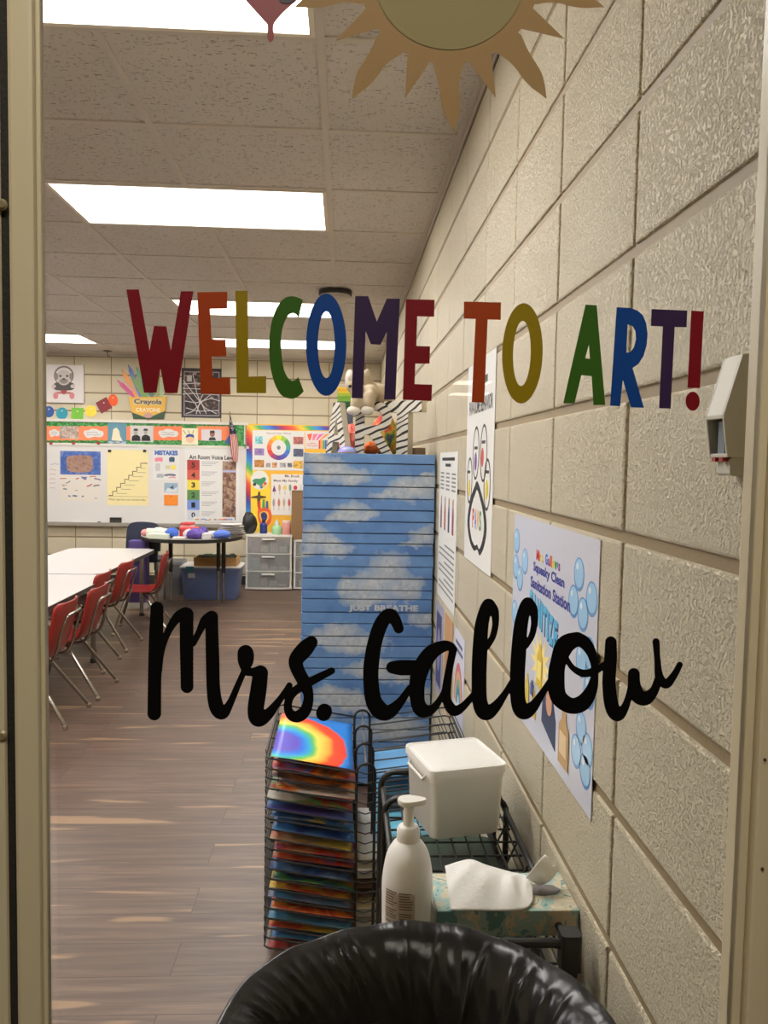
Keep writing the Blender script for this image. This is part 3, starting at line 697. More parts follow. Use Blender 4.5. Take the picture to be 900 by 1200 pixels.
for k in range(12): y = Y0+.02+(Y1-Y0-.03)*k/11; mb.tube([(X0, y, .366), (X1, y, .366)], .0024, 6)
mb.build('lower_grid', M_BLKM, t, merge=False)
for k in range(7):                                     # right side wire panel
    y = Y0+.1+k*.095; MB().tube([(X1-.004, y, .675), (X1-.034, y, ZS-.045)], .0022, 6).build('side_wire', M_BLKM, t)
for x in (X0, X1):
    for y in (Y0+.01, Y1):
        MB().rbox((x-.012, y-.012, 0), (x+.012, y+.012, .05), .004).build('foot_cap', M_BLKP, t)
for x in (X1-.006,):
    MB().rbox((x-.016, Y0-.006, ZT-.055), (x+.016, Y0+.026, ZT+.004), .006).build('corner_cap', M_BLKP, t)
# dark green boxes on the lower tier
for k, (a, b, c_, d_, hh) in enumerate(((.115, 1.24, .345, 1.50, .20), (.12, 1.53, .35, 1.82, .17))):
    g = thing('storage_box', ('dark green storage box low in the cart behind the soap bottle', 'dark green storage box low in the cart under the white tub')[k], 'box', ((a+c_)/2, (b+d_)/2, .373), 'dark green boxes in the cart')
    mb = MB().rbox((a, b, .373), (c_, d_, .373+hh), .015, axis='z'); bevel(mb.build('body', mat('green_box', srgb(14, 40, 28), .5), g), .003)
    MB().rbox((a-.006, b-.006, .373+hh), (c_+.006, d_+.006, .373+hh+.018), .018).build('lid', mat('green_lid', srgb(16, 50, 34), .45), g)

# white tub with lid
BY = 1.60; tz0 = ZS; tw = dy = .168; TA = radians(14); tzl = atY(507, 904, BY).z
P1 = atY(506, 904, BY); cxm, cym = P1.x+(cos(TA)-sin(TA))*tw/2, BY+(sin(TA)+cos(TA))*tw/2
t = thing('tub', 'large square white plastic tub with lid on the black wire cart', 'tub', (cxm, cym, tz0))
M_TUB = mat('white_plastic', srgb(240, 239, 235), .38)
def rr_ring(z, s, r=.017, n=6):
    hx, hy = tw/2*s, dy/2*s; P = []
    for sx, sy, a0 in ((1, 1, 0), (-1, 1, 90), (-1, -1, 180), (1, -1, 270)):
        for k in range(n+1):
            a = radians(a0+90*k/n); ux, uy = sx*(hx-r)+r*cos(a), sy*(hy-r)+r*sin(a); P.append(Vector((cxm+ux*cos(TA)-uy*sin(TA), cym+ux*sin(TA)+uy*cos(TA), z)))
    return P
def loft(rings, cap=True):
    mb = MB(); n = len(rings[0]); mb.add([p for r_ in rings for p in r_], [(i*n+k, i*n+(k+1) % n, (i+1)*n+(k+1) % n, (i+1)*n+k) for i in range(len(rings)-1) for k in range(n)]+([tuple(range(n))[::-1], tuple(range((len(rings)-1)*n, len(rings)*n))] if cap else []))
    return mb
loft([rr_ring(tz0, .9), rr_ring(tz0+.004, .93), rr_ring(tzl-.03, .985), rr_ring(tzl-.028, 1.0), rr_ring(tzl-.014, 1.0)]).build('body', M_TUB, t, smooth=True)
loft([rr_ring(tzl-.016, 1.045), rr_ring(tzl-.003, 1.05), rr_ring(tzl, 1.04), rr_ring(tzl, 1.01), rr_ring(tzl-.003, .985), rr_ring(tzl-.003, .93), rr_ring(tzl-.001, .90)]).build('lid', mat('white_lid', srgb(242, 241, 237), .35), t, smooth=True)
def tl(ux, uy, z): return Vector((cxm+ux*cos(TA)-uy*sin(TA), cym+ux*sin(TA)+uy*cos(TA), z))
MB().tube([tl(-tw/2+.002, -.05, tzl-.02), tl(-tw/2-.006, -.045, tzl-.03), tl(-tw/2-.006, .045, tzl-.03), tl(-tw/2+.002, .05, tzl-.02)], .003, 8).build('handle', M_TUB, t, smooth=True)

# foam soap bottle
BB = 1.30; c = atY(477, 1050, BB); bx_ = c.x; s_ = BB/FPX; zb = ZS; zt_ = atY(477, 935, BB).z
t = thing('soap_bottle', 'white pump soap bottle with a printed label on the wire cart', 'soap bottle', (bx_, BB, zb))
def zy(y): return atY(477, y, BB).z
prof = [(.0, zb), (.036, zb), (.042, zb+.006), (31*s_, zy(1045)), (31*s_, zy(1030)), (28.5*s_, zy(1012)), (25*s_, zy(998)), (19*s_, zy(988)), (14*s_, zy(983)), (13*s_, zy(980))]
MB().lathe([(r_, z) for r_, z in prof[:3]]+[tuple(p) for p in cat2(prof[3:], 4)], (bx_, BB, 0), 40, cap0=False).build('body', mat('bottle_white', srgb(242, 242, 240), .33), t, smooth=True)
M_PUMP = mat('pump_white', srgb(240, 238, 232), .35)
MB().lathe([(13.6*s_, zy(986)), (14*s_, zy(984)), (14*s_, zy(971)), (11.5*s_, zy(967)), (7*s_, zy(966))], (bx_, BB, 0), 32).build('collar', M_PUMP, t, smooth=True)
MB().lathe([(6.6*s_, zy(967)), (6.4*s_, zy(947)), (6.4*s_, zy(940))], (bx_, BB, 0), 24).build('stem', M_PUMP, t, smooth=True)
mb = MB(); rings = []
for z, k, in ((zy(943), .72), (zy(941), .95), (zy(937.5), 1.0), (zy(935.5), .93)):
    R_ = []
    for i in range(28):
        a = 2*pi*i/28; r_ = 13.5*s_*k; x = r_*cos(a); y = r_*sin(a)*.9
        if cos(a) > .6: x += (cos(a)-.6)*.030
        R_.append(Vector((bx_+x-.001, BB+y, z)))
    rings.append(R_)
mb = loft(rings); mb.build('pump_head', M_PUMP, t, smooth=True)
mb = MB(); R_ = 31.2*s_; a0, a1 = radians(-150), radians(-78)
lz0, lz1 = zy(1069), zy(1027)
def labp(u, v, d=0): a = a0+(a1-a0)*u; z = lz0+(lz1-lz0)*v; rr2 = R_+.0004+d - (.0012*(v-.75)/.25 if v > .75 else 0) - (.0007*(.3-v)/.3 if v < .3 else 0); return Vector((bx_+rr2*cos(a), BB+rr2*sin(a), z))
mb.sheet(lambda u, v: labp(u, v), 14, 8).build('label', mat('label_buff', srgb(196, 184, 170), .6), t)
mb = MB(); rnd = random.Random(2)
for k in range(13):
    v = .06+.068*k
    for a, b in ((.05, .46), (.52, .96)):
        if rnd.random() < .12: continue
        e = b-rnd.random()*.12; n = 6
        mb.add([labp(a+(e-a)*i/n, v+dv, .0005) for dv in (0, .03) for i in range(n+1)], [(i, i+1, n+2+i, n+1+i) for i in range(n)])
mb.build('label_print', mat('label_brown', srgb(112, 92, 84), .6), t)

# tissue box
tz = ZS+.044; c1, c2 = atZ(508, 1066, tz), atZ(680, 1068, tz); ty0 = (c1.y+c2.y)/2; ty1 = atZ(600, 1022, tz).y
ax0, ax1 = atY(512, 1066, ty0).x, c2.x
tm = NT('tissue_camo', rough=.55); o = tm.obj()
n_ = tm.noise(tm.mapped(o, (1.2, 1.2, .7)), 24, 3, .6, .6)
tm.color(tm.ramp(n_, [(.0, srgb(92, 136, 138)), (.38, srgb(92, 136, 138)), (.40, srgb(150, 178, 172)), (.52, srgb(196, 186, 160)), (.60, srgb(208, 200, 178)), (.64, srgb(120, 150, 146)), (.72, srgb(176, 168, 142))], 'CONSTANT'))
t = thing('tissue_box', 'flat tissue box with a teal and beige camouflage pattern on the cart', 'tissue box', ((ax0+ax1)/2, (ty0+ty1)/2, ZS))
bevel(MB().box((ax0, ty0, ZS), (ax1, ty1, tz)).build('carton', tm.m, t), .0015)
sl = [atZ(x, y, tz) for x, y in ((630, 1046), (641, 1034), (649, 1033), (655, 1050), (650, 1054), (638, 1052))]
pinch = atZ(618, 1042, tz)
sl = circ(pinch.x+.024, (ty0+ty1)/2+.002, .034, .020, 8)
MB().prism(sl, lambda u, v, d: Vector((u, v, tz+d)), .0002, .0006).build('slot', mat('slot_grey', srgb(104, 98, 96), .7), t)
# tissue: a sheet bunched in the slot, one half lying over the box, the other standing up
M_TIS = mat('tissue_paper', srgb(244, 243, 240), .8, bump=.5, bscale=140)
ymid = (ty0+ty1)/2
NEAR = [tuple(pinch+Vector((.006, -.012, .012))), tuple(Vector((pinch.x-.006, ty0+.012, tz+.006))), tuple(Vector((pinch.x-.03, ty0-.004, tz+.004))), tuple(Vector((pinch.x-.08, ty0-.006, tz+.004))), tuple(Vector((ax0+.022, ty0-.004, tz+.006)))]
FAR = [tuple(pinch+Vector((-.002, .012, .02))), tuple(pinch+Vector((-.03, .018, .024))), tuple(pinch+Vector((-.07, .022, .034))), tuple(pinch+Vector((-.10, .026, .042))), tuple(Vector((ax0+.024, ymid+.03, tz+.03)))]
NC, FC = cat2(NEAR, 8), cat2(FAR, 8)
def drape(u, v):
    i = min(31, int(u*32)); f_ = u*32-i
    n_ = Vector(NC[i]).lerp(Vector(NC[i+1]), f_); r_ = Vector(FC[i]).lerp(Vector(FC[i+1]), f_)
    p = n_.lerp(r_, v); e = sin(pi*v)
    p.z += .0025*sin(23*u+11*v)*e*min(1, 4*u)+e*(.010+.006*sin(9*u+2)+.005*sin(17*u*(1-.3*v)+5*v))*min(1, 3*u)
    return p
ts = thing('tissue', 'white tissue pulled out of the camouflage box and draped over it', 'tissue', pinch)
o = MB().sheet(drape, 48, 28).build('draped_half', M_TIS, ts, smooth='all'); so = o.modifiers.new('s', 'SOLIDIFY'); so.thickness = .0012
a1_, a2_ = atY(638, 1001, pinch.y), atY(657, 1024, pinch.y)
def wing(u, v):
    b = Vector((pinch.x-.006+.024*v, (ty0+ty1)/2-.006+.014*v, tz+.006+.02*(1-v)))
    e = (Vector(a1_)+Vector((0, -.004, .0))).lerp(Vector(a2_)+Vector((0, .012, 0)), v)
    p = b.lerp(e, u); p.y += -.012*sin(pi*u)+.005*sin(6*v+2*u)*u; p.z += .010*sin(pi*u)*(1-v)+.003*sin(10*v)*u; return p
o = MB().sheet(wing, 14, 12).build('standing_half', M_TIS, ts, smooth='all'); so = o.modifiers.new('s', 'SOLIDIFY'); so.thickness = .0012
# small white card leaning on the left end of the tissue box
o = MB().prism([(0, 0), (.011, 0), (.009, .045), (.003, .058)], lambda u, v, d: Vector((ax0-.012+u-.0, ty0+.01+d, ZS+v)), 0, .001).build('paper_card', M_PAPER)
tag(o, 'narrow white paper card standing between the soap bottle and tissue box', 'card')
# ================================================================== DRYING RACK WITH PAINTINGS
RY = [2.2, 2.362, 2.523, 2.685]; RXI, RXO, LXO = .049, .372, -.206; GX = .101
NS, Z0S, DZS = 20, .568, .0288
rack = thing('drying_rack', 'black wire art drying rack with two columns of sloping shelves', 'drying rack', (.08, 2.44, 0))
for y in RY:
    P = [(RXI, y, .012), (RXI, y, .592-.026)]+[(.075-.026*cos(pi*k/10), y, .566+.026*sin(pi*k/10)) for k in range(1, 10)]+[(GX, y, .566), (GX, y, .012)]
    MB().tube(P, .0042, 8).build('post', M_BLKM, rack, smooth=True)
for x in (RXI, GX):
    MB().tube([(x, RY[0]-.01, .012), (x, RY[-1]+.01, .012)], .005, 8).build('base_rail', M_BLKM, rack)
for y in (RY[0], RY[-1]):
    MB().tube([(LXO+.02, y, .006), (RXO-.03, y, .006)], .006, 8).build('foot', M_BLKM, rack, smooth=True)
MB().tube([(.075, RY[0], .585), (.075, RY[-1], .585)], .0028, 8).build('top_rail', mat('zinc', srgb(120, 116, 110), .35, .7), rack)
def shelf_z(x, k, side):
    f_ = (RXI-x)/(RXI-LXO) if side < 0 else (x-GX)/(RXO-GX)
    return Z0S-DZS*k+(.041 if side < 0 else .033)*f_
for side in (-1, 1):
    xi, xo = (RXI, LXO) if side < 0 else (GX, RXO)
    for k in range(NS):
        mb = MB(); zi, zo = shelf_z(xi, k, side), shelf_z(xo, k, side)
        ya, yb = RY[0]-.004, RY[-1]+.004
        r_ = .012
        loop = [(xi, ya, zi), (xo-side*r_, ya, zo), (xo, ya+r_, zo), (xo, yb-r_, zo), (xo-side*r_, yb, zo), (xi, yb, zi)]
        mb.tube(loop, .0027, 6)
        for y in RY[1:3]: mb.tube([(xi, y, zi), (xo, y, zo)], .0024, 6)
        xm = xo-side*.035; mb.tube([(xm, ya, shelf_z(xm, k, side)-.003), (xm, yb, shelf_z(xm, k, side)-.003)], .0016, 6)
        # a little upright stop at the outer end
        mb.tube([(xo, ya+.03, zo), (xo+side*.002, ya+.03, zo+.014), (xo+side*.002, yb-.03, zo+.014), (xo, yb-.03, zo)], .0016, 6)
        # link between the posts
        if side > 0: mb.tube([(RXI, RY[0], zi+.002), (.075, RY[0]-.004, zi-.004), (GX, RY[0], zi+.002)], .0018, 6)
        mb.build('wire_shelf', M_BLKM, rack, smooth=True)
def paint_mat(i, cols, scale=(9, 14, 9), dist=1.6, seed=0):
    p = NT('painting_%d' % i, rough=.35); o = p.obj()
    n_ = p.noise(p.mapped(o, scale, loc=(seed*3.1, seed*1.7, seed)), 1, 3, .5, dist)
    n2 = p.noise(p.mapped(o, (30, 90, 30), rot=(0, 0, .5)), 1.5, 4, .6, 1.)
    st = [(.27+.46*k/(len(cols)-1), srgb(*c)) for k, c in enumerate(cols)]
    p.color(p.mix(t_ := p.math('MULTIPLY', n2, .25), p.ramp(n_, st), (1, 1, 1, 1), 'SOFT_LIGHT')); return p.m
DEEP, SKY, TEAL, RD, OR_, YE, GR_, BR_, WH, VI = (24, 44, 120), (60, 130, 200), (30, 120, 130), (190, 44, 34), (226, 130, 40), (226, 200, 70), (70, 140, 70), (92, 62, 44), (216, 214, 208), (84, 62, 150)
PAL = [(DEEP, SKY, RD, OR_, BR_), (BR_, (70, 60, 60), OR_, DEEP), (YE, RD, OR_, WH, DEEP), (WH, WH, GR_, RD, DEEP), (DEEP, VI, SKY, DEEP), (GR_, YE, SKY, DEEP, (190, 150, 110)),
       (SKY, DEEP, SKY, TEAL), (GR_, YE, (200, 160, 120), RD, DEEP), (SKY, (200, 150, 110), RD, SKY), (RD, (180, 120, 70), RD, SKY, SKY), (SKY, DEEP, (90, 130, 180), SKY), (YE, DEEP, GR_, OR_), (OR_, RD, YE, (170, 140, 80)), (GR_, SKY, (140, 140, 170), TEAL), (RD, OR_, RD, YE), (TEAL, SKY, (90, 150, 170), DEEP), (OR_, RD, YE, OR_), (TEAL, SKY, DEEP), (SKY, TEAL, RD, DEEP)]
DESC = ['deep blue painting with red and orange', 'brown and dark blue painting', 'yellow and red painting', 'painting with a white corner and red patch', 'violet and deep blue painting', 'green and yellow striped painting', 'plain blue painting', 'painting with yellow and green stripes', 'pale blue painting with a red patch', 'red and tan painting', 'blue brushed painting', 'yellow and dark blue painting', 'orange and red painting', 'green and grey blue painting', 'fiery red and orange painting', 'teal and blue painting', 'orange and yellow painting', 'teal and deep blue painting', 'blue and red bottom painting']
ORD = ['top', 'second', 'third', 'fourth', 'fifth', 'sixth', 'seventh', 'eighth', 'ninth', 'tenth', 'eleventh', 'twelfth', 'thirteenth', 'fourteenth', 'fifteenth', 'sixteenth', 'seventeenth', 'eighteenth', 'nineteenth', 'twentieth']
# the rainbow painting on top
p = NT('rainbow_painting', rough=.35); o = p.obj()
dv = p.mapped(o, (5.0, 3.6, 0), loc=(5.0*.075, 3.6*.03, 0))
ln = p.n('VectorMath', _operation='LENGTH', i0=p.n('VectorMath', _operation='ADD', i0=dv, i1=p.n('VectorMath', _operation='SCALE', i0=p.n('TexNoise', Vector=p.mapped(o, (9, 9, 9)), Scale=1., Detail=2.).outputs['Color'], Scale=.22).outputs[0]).outputs[0]).outputs['Value']
p.color(p.ramp(ln, [(.0, srgb(70, 80, 200)), (.26, srgb(96, 70, 190)), (.34, srgb(40, 110, 220)), (.44, srgb(50, 170, 210)), (.52, srgb(90, 190, 90)), (.60, srgb(240, 220, 90)), (.72, srgb(250, 170, 50)), (.80, srgb(236, 76, 30)), (.95, srgb(228, 60, 24)), (.99, srgb(40, 140, 220)), (1.0, srgb(30, 120, 210))]))
RAIN = p.m
rnd = random.Random(11)
for k in range(20):
    w_ = .235+rnd.uniform(-.012, .006); d_ = .34+rnd.uniform(-.03, .05); x1 = RXI-.004-rnd.uniform(0, .006); x0 = x1-w_
    ya = RY[0]-.002+(rnd.uniform(-.004, .012)); m = RAIN if k == 0 else paint_mat(k, PAL[k-1], (rnd.uniform(3.5, 6.5), rnd.uniform(7, 11), 9), rnd.uniform(.5, 1.4), k)
    if k == 0: d_ = .40
    sk = rnd.uniform(-.03, .03)
    c_ = Vector(((x0+x1)/2, ya+d_/2, shelf_z((x0+x1)/2, k, -1)+.003))
    def sh(u, v):
        x = x0+w_*u; y = ya+d_*v; return Vector((x+sk*(v-.5)*d_, y, shelf_z(x, k, -1)+.0028+.0012*sin(5*u+k)*(1-v)+ (.004*(1-v)**6 if k % 3 == 0 else 0)))-c_
    mb = MB().sheet(sh, 10, 10); ob = mb.build('painting', m, None, smooth='all'); ob.location = c_
    so = ob.modifiers.new('thick', 'SOLIDIFY'); so.thickness = .0007; so.offset = 1
    tag(ob, 'wet rainbow swirl painting on the topmost left shelf of the wire rack' if k == 0 else '%s in the rack, %s from the top' % (DESC[k-1], ORD[k]), 'painting', 'paintings drying in the left column of the rack')
RC = [(7, (110, 190, 220), 'turquoise'), (8, (120, 186, 214), 'pale turquoise'), (9, (226, 224, 216), 'white'), (10, (222, 220, 212), 'white'), (11, (214, 214, 210), 'white'), (12, (96, 66, 46), 'brown'), (13, (88, 60, 44), 'brown'), (14, (220, 208, 160), 'cream'), (15, (206, 206, 204), 'white'), (16, (214, 212, 206), 'white'), (17, (200, 204, 208), 'white'), (18, (216, 214, 208), 'white'), (5, (84, 170, 210), 'blue'), (3, (90, 150, 200), 'blue')]
for k, cc, nm in RC:
    x0 = .056 if k > 8 else .11; x1 = RXO-.03-rnd.uniform(0, .02); ya = RY[0]-.002+rnd.uniform(0, .02)+(.16 if k in (3, 5) else 0); d_ = .34-(.1 if k in (3, 5) else 0)
    c_ = Vector(((x0+x1)/2, ya+d_/2, shelf_z((x0+x1)/2, k, 1)+.003))
    def sh(u, v):
        x = x0+(x1-x0)*u; return Vector((x, ya+d_*v, shelf_z(max(x, GX), k, 1)+.003+.0008*sin(6*u+k)))-c_
    ob = MB().sheet(sh, 10, 6).build('paper_sheet', mat('paper_%d_%d_%d' % cc, srgb(*cc), .6), None, smooth='all'); ob.location = c_
    so = ob.modifiers.new('thick', 'SOLIDIFY'); so.thickness = .0007; so.offset = 1
    tag(ob, '%s paper on the wall side of the rack, %s shelf from the top' % (nm, ORD[k]), 'paper', 'paper sheets in the right column of the rack')

# ================================================================== FLAT-FILE CABINET PAINTED AS A SKY
CYF = 3.46; q0, q1 = atY(355, 530, CYF), atY(512, 531, CYF); CX0, CX1, CZT = q0.x, q1.x-.004, q0.z; CD = .80
cab = thing('flat_file_cabinet', 'tall flat drawer cabinet painted blue with white clouds by the block wall', 'cabinet', ((CX0+CX1)/2, CYF, 0))
sk = NT('painted_sky', rough=.5); g = sk.n('NewGeometry').outputs['Position']
wob = sk.n('VectorMath', _operation='SCALE', i0=sk.n('VectorMath', _operation='SUBTRACT', i0=sk.n('TexNoise', Vector=g, Scale=16., Detail=3.).outputs['Color'], i1=(.5, .5, .5)).outputs[0], Scale=.10).outputs[0]
gp = sk.n('VectorMath', _operation='ADD', i0=g, i1=wob).outputs[0]
def cz(x, y): return atY(340+x/3.333, 500+y/3.333, CYF)
BL = [(150,165,95,48),(235,185,80,34),(115,130,60,30), (470,240,100,46),(400,270,80,22),(540,205,40,40), (235,335,70,42),(180,355,55,20),(290,355,50,22), (100,440,60,55),(165,475,75,38),(70,490,40,26), (520,425,60,42),(480,450,50,24),
      (390,560,85,68),(330,620,120,58),(455,630,75,55),(230,630,55,38),(300,670,110,34), (520,750,70,32), (190,800,80,42),(260,850,140,42),(130,830,60,40), (330,950,130,34),(420,975,90,28), (150,1040,90,34),(230,1075,130,46),(110,1110,70,50), (500,1060,70,34), (400,1180,150,50),(180,1200,120,40)]
acc = None
for x, y, rx, ry in BL:
    c = cz(x, y); a = rx/3.333*CYF/FPX*1.05; b = ry/3.333*CYF/FPX*1.1
    mp = sk.n('Mapping', Vector=gp, Location=(-c.x/a, 0, -c.z/b), Scale=(1/a, 0, 1/b)).outputs[0]
    l = sk.n('VectorMath', _operation='LENGTH', i0=mp).outputs['Value']
    acc = l if acc is None else sk.math('SMOOTH_MIN', acc, l, .25)
tex = sk.noise(g, 62, 4, .7); tex2 = sk.noise(g, 9, 3, .6)
v_ = sk.math('ADD', acc, sk.math('MULTIPLY', sk.math('SUBTRACT', tex, .5), 1.1))
msk = sk.ramp(v_, [(.45, BW(.95)), (.95, BW(.35)), (1.12, BW(0))])
blue = sk.ramp(tex2, [(.3, srgb(70, 112, 176)), (.7, srgb(100, 146, 204))])
rn = sk.n('ObjectInfo').outputs['Random']
blue = sk.mix(sk.math('MULTIPLY', rn, .28), blue, srgb(136, 176, 220))
white = sk.ramp(tex, [(.35, srgb(158, 172, 190)), (.65, srgb(208, 212, 210))])
sk.color(sk.mix(sk.math('MULTIPLY', msk, .9), blue, white)); sk.bump(tex, .12, .002)
M_CABD = mat('cabinet_dark', srgb(40, 50, 66), .6)
MB().box((CX0+.004, CYF+.02, .0), (CX1-.002, CYF+CD, CZT-.004)).build('carcass', M_CABD, cab)
ys = [97,145,190,235,282,327,372,418,458,503,548,595,640,675,727,770,820,858,903,945,990,1045,1092,1138,1185,1232,1278,1325,1372]
zs = [CZT]+[cz(300, y).z for y in ys[1:]]
zs = [z for z in zs if z > .03]+[.012]
for k in range(len(zs)-1):
    a, b = zs[k+1], zs[k]; rr_ = rnd.uniform(-.003, .003)
    o = MB().box((CX0+rnd.uniform(0, .003), CYF+rr_*.6, a+.0016+rnd.uniform(0, .0016)), (CX1-rnd.uniform(0, .004), CYF+.02, b-.0014)).build('drawer_front', sk.m, cab); bevel(o, .0022, 2)
a, b = cz(228, 727), cz(500, 697); mb = MB()
put_text(mb, 'JUST BREATHE', a.x, a.z+.003, b.x-a.x, (b.z-a.z)*.92, lambda u, v, d: Vector((u, CYF-d, v)), .0042, .04)
mb.build('lettering', mat('lettering_white', srgb(196, 204, 210), .6), cab)
CT = CZT+.0005

# ------------------------------------------------------------------ things on top of the cabinet
zb_ = NT('zebra_paper', rough=.6); o = zb_.obj()
nz = zb_.n('TexNoise', Vector=zb_.mapped(o, (7, 7, 9)), Scale=1., Detail=1.).outputs['Color']
wv = zb_.n('TexWave', _bands_direction='Z', Vector=zb_.n('VectorMath', _operation='ADD', i0=zb_.mapped(o, (1, 1, 1), rot=(0, .45, 0)), i1=zb_.n('VectorMath', _operation='SCALE', i0=nz, Scale=.055).outputs[0]).outputs[0], Scale=12., Distortion=1.2, Detail=1.).outputs['Fac']
zb_.color(zb_.ramp(wv, [(.20, srgb(28, 26, 26)), (.27, srgb(226, 222, 212))], 'LINEAR'))
M_CREAM = mat('letter_side', srgb(206, 196, 174), .7)
def letter3d(ch_poly, holes, loc, ang, dep, label):
    t = thing('zebra_letter', label, 'letter', loc, 'zebra striped letters on the cabinet'); t.rotation_euler = (0, 0, ang)
    mb = MB().prism(ch_poly, lambda u, v, d: Vector((u, d, v)), 0, dep, holes=holes)
    mb.build('letter_body', M_CREAM, t, local=True)
    MB().prism(ch_poly, lambda u, v, d: Vector((u, d, v)), -.0015, -.0003, holes=holes).build('striped_face', zb_.m, t, local=True)
    return t
s_ = 3.58/FPX
def up(x, y): return atY(370+x/6, 420+y/6, 3.58)
hL = up(300, 300).z-CT
p = up(155, 640)
letter3d([(-.075, 0), (-.035, 0), (-.024, .05), (.024, .05), (.035, 0), (.075, 0), (.022, hL*.97), (-.022, hL*.97)], [[(-.016, .08), (.016, .08), (0, hL*.72)]], (p.x-.008, 3.60, CT), radians(-52), .03, 'zebra striped letter A at the left on the blue cabinet')
a = up(275, 640).x; b = up(540, 640).x; w_ = b-a; h_ = hL*1.0
Rp = [(0, 0), (.24, 0), (.24, .36), (.36, .36), (.74, 0), (1.0, 0), (.66, .42)]+[(.55+.42*cos(t_), .70+.30*sin(t_)) for t_ in [radians(x) for x in range(-50, 91, 14)]]+[(0, 1)]
Rh = [(.24, .54)]+[(.50+.22*cos(t_), .69+.15*sin(t_)) for t_ in [radians(x) for x in range(-90, 91, 22)]]+[(.24, .84)]
letter3d([(x*w_, y*h_) for x, y in Rp], [[(x*w_, y*h_) for x, y in Rh]], (a, 3.58, CT), 0, .035, 'zebra striped letter R in the middle under the plush toy')
p = up(610, 650)
letter3d([(-.03, 0), (.03, 0), (.03, hL*.80), (.10, hL*.80), (.10, hL*1.02), (-.10, hL*1.02), (-.10, hL*.80), (-.03, hL*.80)], [], (p.x-.004, 3.56, CT), radians(-38), .04, 'zebra striped letter T at the right end on the cabinet')
# plush animal straddling the letters: one continuous body grown from overlapping volumes
M_PLUSH = mat('plush_beige', srgb(176, 160, 136), .95, bump=.8, bscale=160); M_PLUSHW = mat('plush_white', srgb(226, 220, 208), .95, bump=.8, bscale=160)
PYP = 3.66
def pp(x, y, dy=0): return atY(370+x/6, 420+y/6, PYP+dy)
pr = pp(420, 250); t = thing('plush_dog', 'beige plush dog with white paws perched behind the zebra letters', 'plush toy', pr)
mb = MB()
for x, y, dy, rx, ry, rz in ((420, 262, .05, .075, .06, .058), (455, 285, .07, .06, .06, .06), (350, 215, .02, .05, .05, .055), (295, 175, 0, .056, .055, .058), (300, 235, -.05, .034, .06, .036), (288, 280, -.115, .028, .028, .034), (282, 325, -.125, .026, .026, .036), (385, 240, -.05, .036, .06, .036), (382, 280, -.115, .028, .028, .034), (372, 325, -.125, .026, .026, .036), (262, 185, -.045, .030, .034, .028)):
    c = pp(x, y, dy); mb.ell(c, (rx, ry, rz))
for x, y in ((362, 120), (262, 130)):
    c = pp(x, y, .0); mb.ell(c, (.016, .012, .034))
ob = mb.build('body', M_PLUSH, t, merge=False); rm = ob.modifiers.new('r', 'REMESH'); rm.mode = 'VOXEL'; rm.voxel_size = .007; rm.use_smooth_shade = True
sm = ob.modifiers.new('s', 'SMOOTH'); sm.iterations = 4
for x, y in ((266, 368), (362, 366)):
    c = pp(x, y, -.132); MB().ell(c, (.030, .026, .021)).build('paw', M_PLUSHW, t, smooth='all')
c = pp(240, 150, -.02); MB().ell(c, (.022, .05, .045)).build('muzzle_patch', M_PLUSHW, t, smooth='all')
for x in (246, 285): MB().ell(pp(x, 165, -.058), (.005, .005, .006), n=12, m=8).build('eye', M_INK, t, smooth='all')
MB().ell(pp(240, 196, -.08), (.008, .006, .006), n=12, m=8).build('nose', M_INK, t, smooth='all')
# striped yellow-green tower of boxes behind
base = CT; bxL, bxR = atY(370+155/6, 460, 3.95).x, atY(370+262/6, 460, 3.95).x
tops = [atY(400, 420+y/6, 3.95).z for y in (378, 302, 262, 240, 205, 180)]
tops = [base]+tops
cols = [(74, 84, 100), (32, 84, 52), (120, 176, 60), (196, 206, 70), (238, 196, 60), (222, 216, 200)]
nm = ['slate grey box under the green ones', 'dark green box in the colour stack', 'light green box in the colour stack', 'lime yellow box in the colour stack', 'golden yellow box near the top of the stack', 'white box topmost of the colour stack']
for k in range(6):
    tt = thing('craft_box', nm[k]+' on the cabinet', 'box', ((bxL+bxR)/2, 4.0, tops[k]), 'coloured boxes stacked on the cabinet')
    bevel(MB().box((bxL, 3.95, tops[k]+.0004), (bxR, 4.08, tops[k]+(tops[k+1]-tops[k])*.72)).build('box_base', C(*cols[k]), tt), .002)
    MB().box((bxL-.002, 3.948, tops[k]+(tops[k+1]-tops[k])*.72), (bxR+.002, 4.082, tops[k+1])).build('box_lid', C(*[min(255, int(c*1.06)) for c in cols[k]]), tt)
# bags of bright craft stuff between the letters
def lump(c, rad, m, name, label, cat, seed, amp=.12, group=None):
    mb = MB(); n, mm = 28, 18; r_ = random.Random(seed); ph = [r_.uniform(0, 6) for _ in range(6)]
    vs = []
    for i in range(mm+1):
        th = pi*i/mm
        for k in range(n):
            p = 2*pi*k/n; f_ = 1+amp*(sin(3*p+ph[0])*sin(2*th+ph[1])+.6*sin(7*p+ph[2]+3*th)+.4*sin(11*th+ph[3]+2*p))
            z = cos(th)*f_; vs.append(Vector((rad[0]*sin(th)*cos(p)*f_, rad[1]*sin(th)*sin(p)*f_, max(-.86, z)*rad[2])))
    mb.add(vs, [(i*n+k, (i+1)*n+k, (i+1)*n+(k+1) % n, i*n+(k+1) % n) for i in range(mm) for k in range(n)])
    o = mb.build(name, m, None, smooth='all'); o.location = c; return tag(o, label, cat, group)
fe = NT('rainbow_fluff', rough=.8); o = fe.obj(); n_ = fe.noise(fe.mapped(o, (14, 14, 9)), 1, 2, .5, .8)
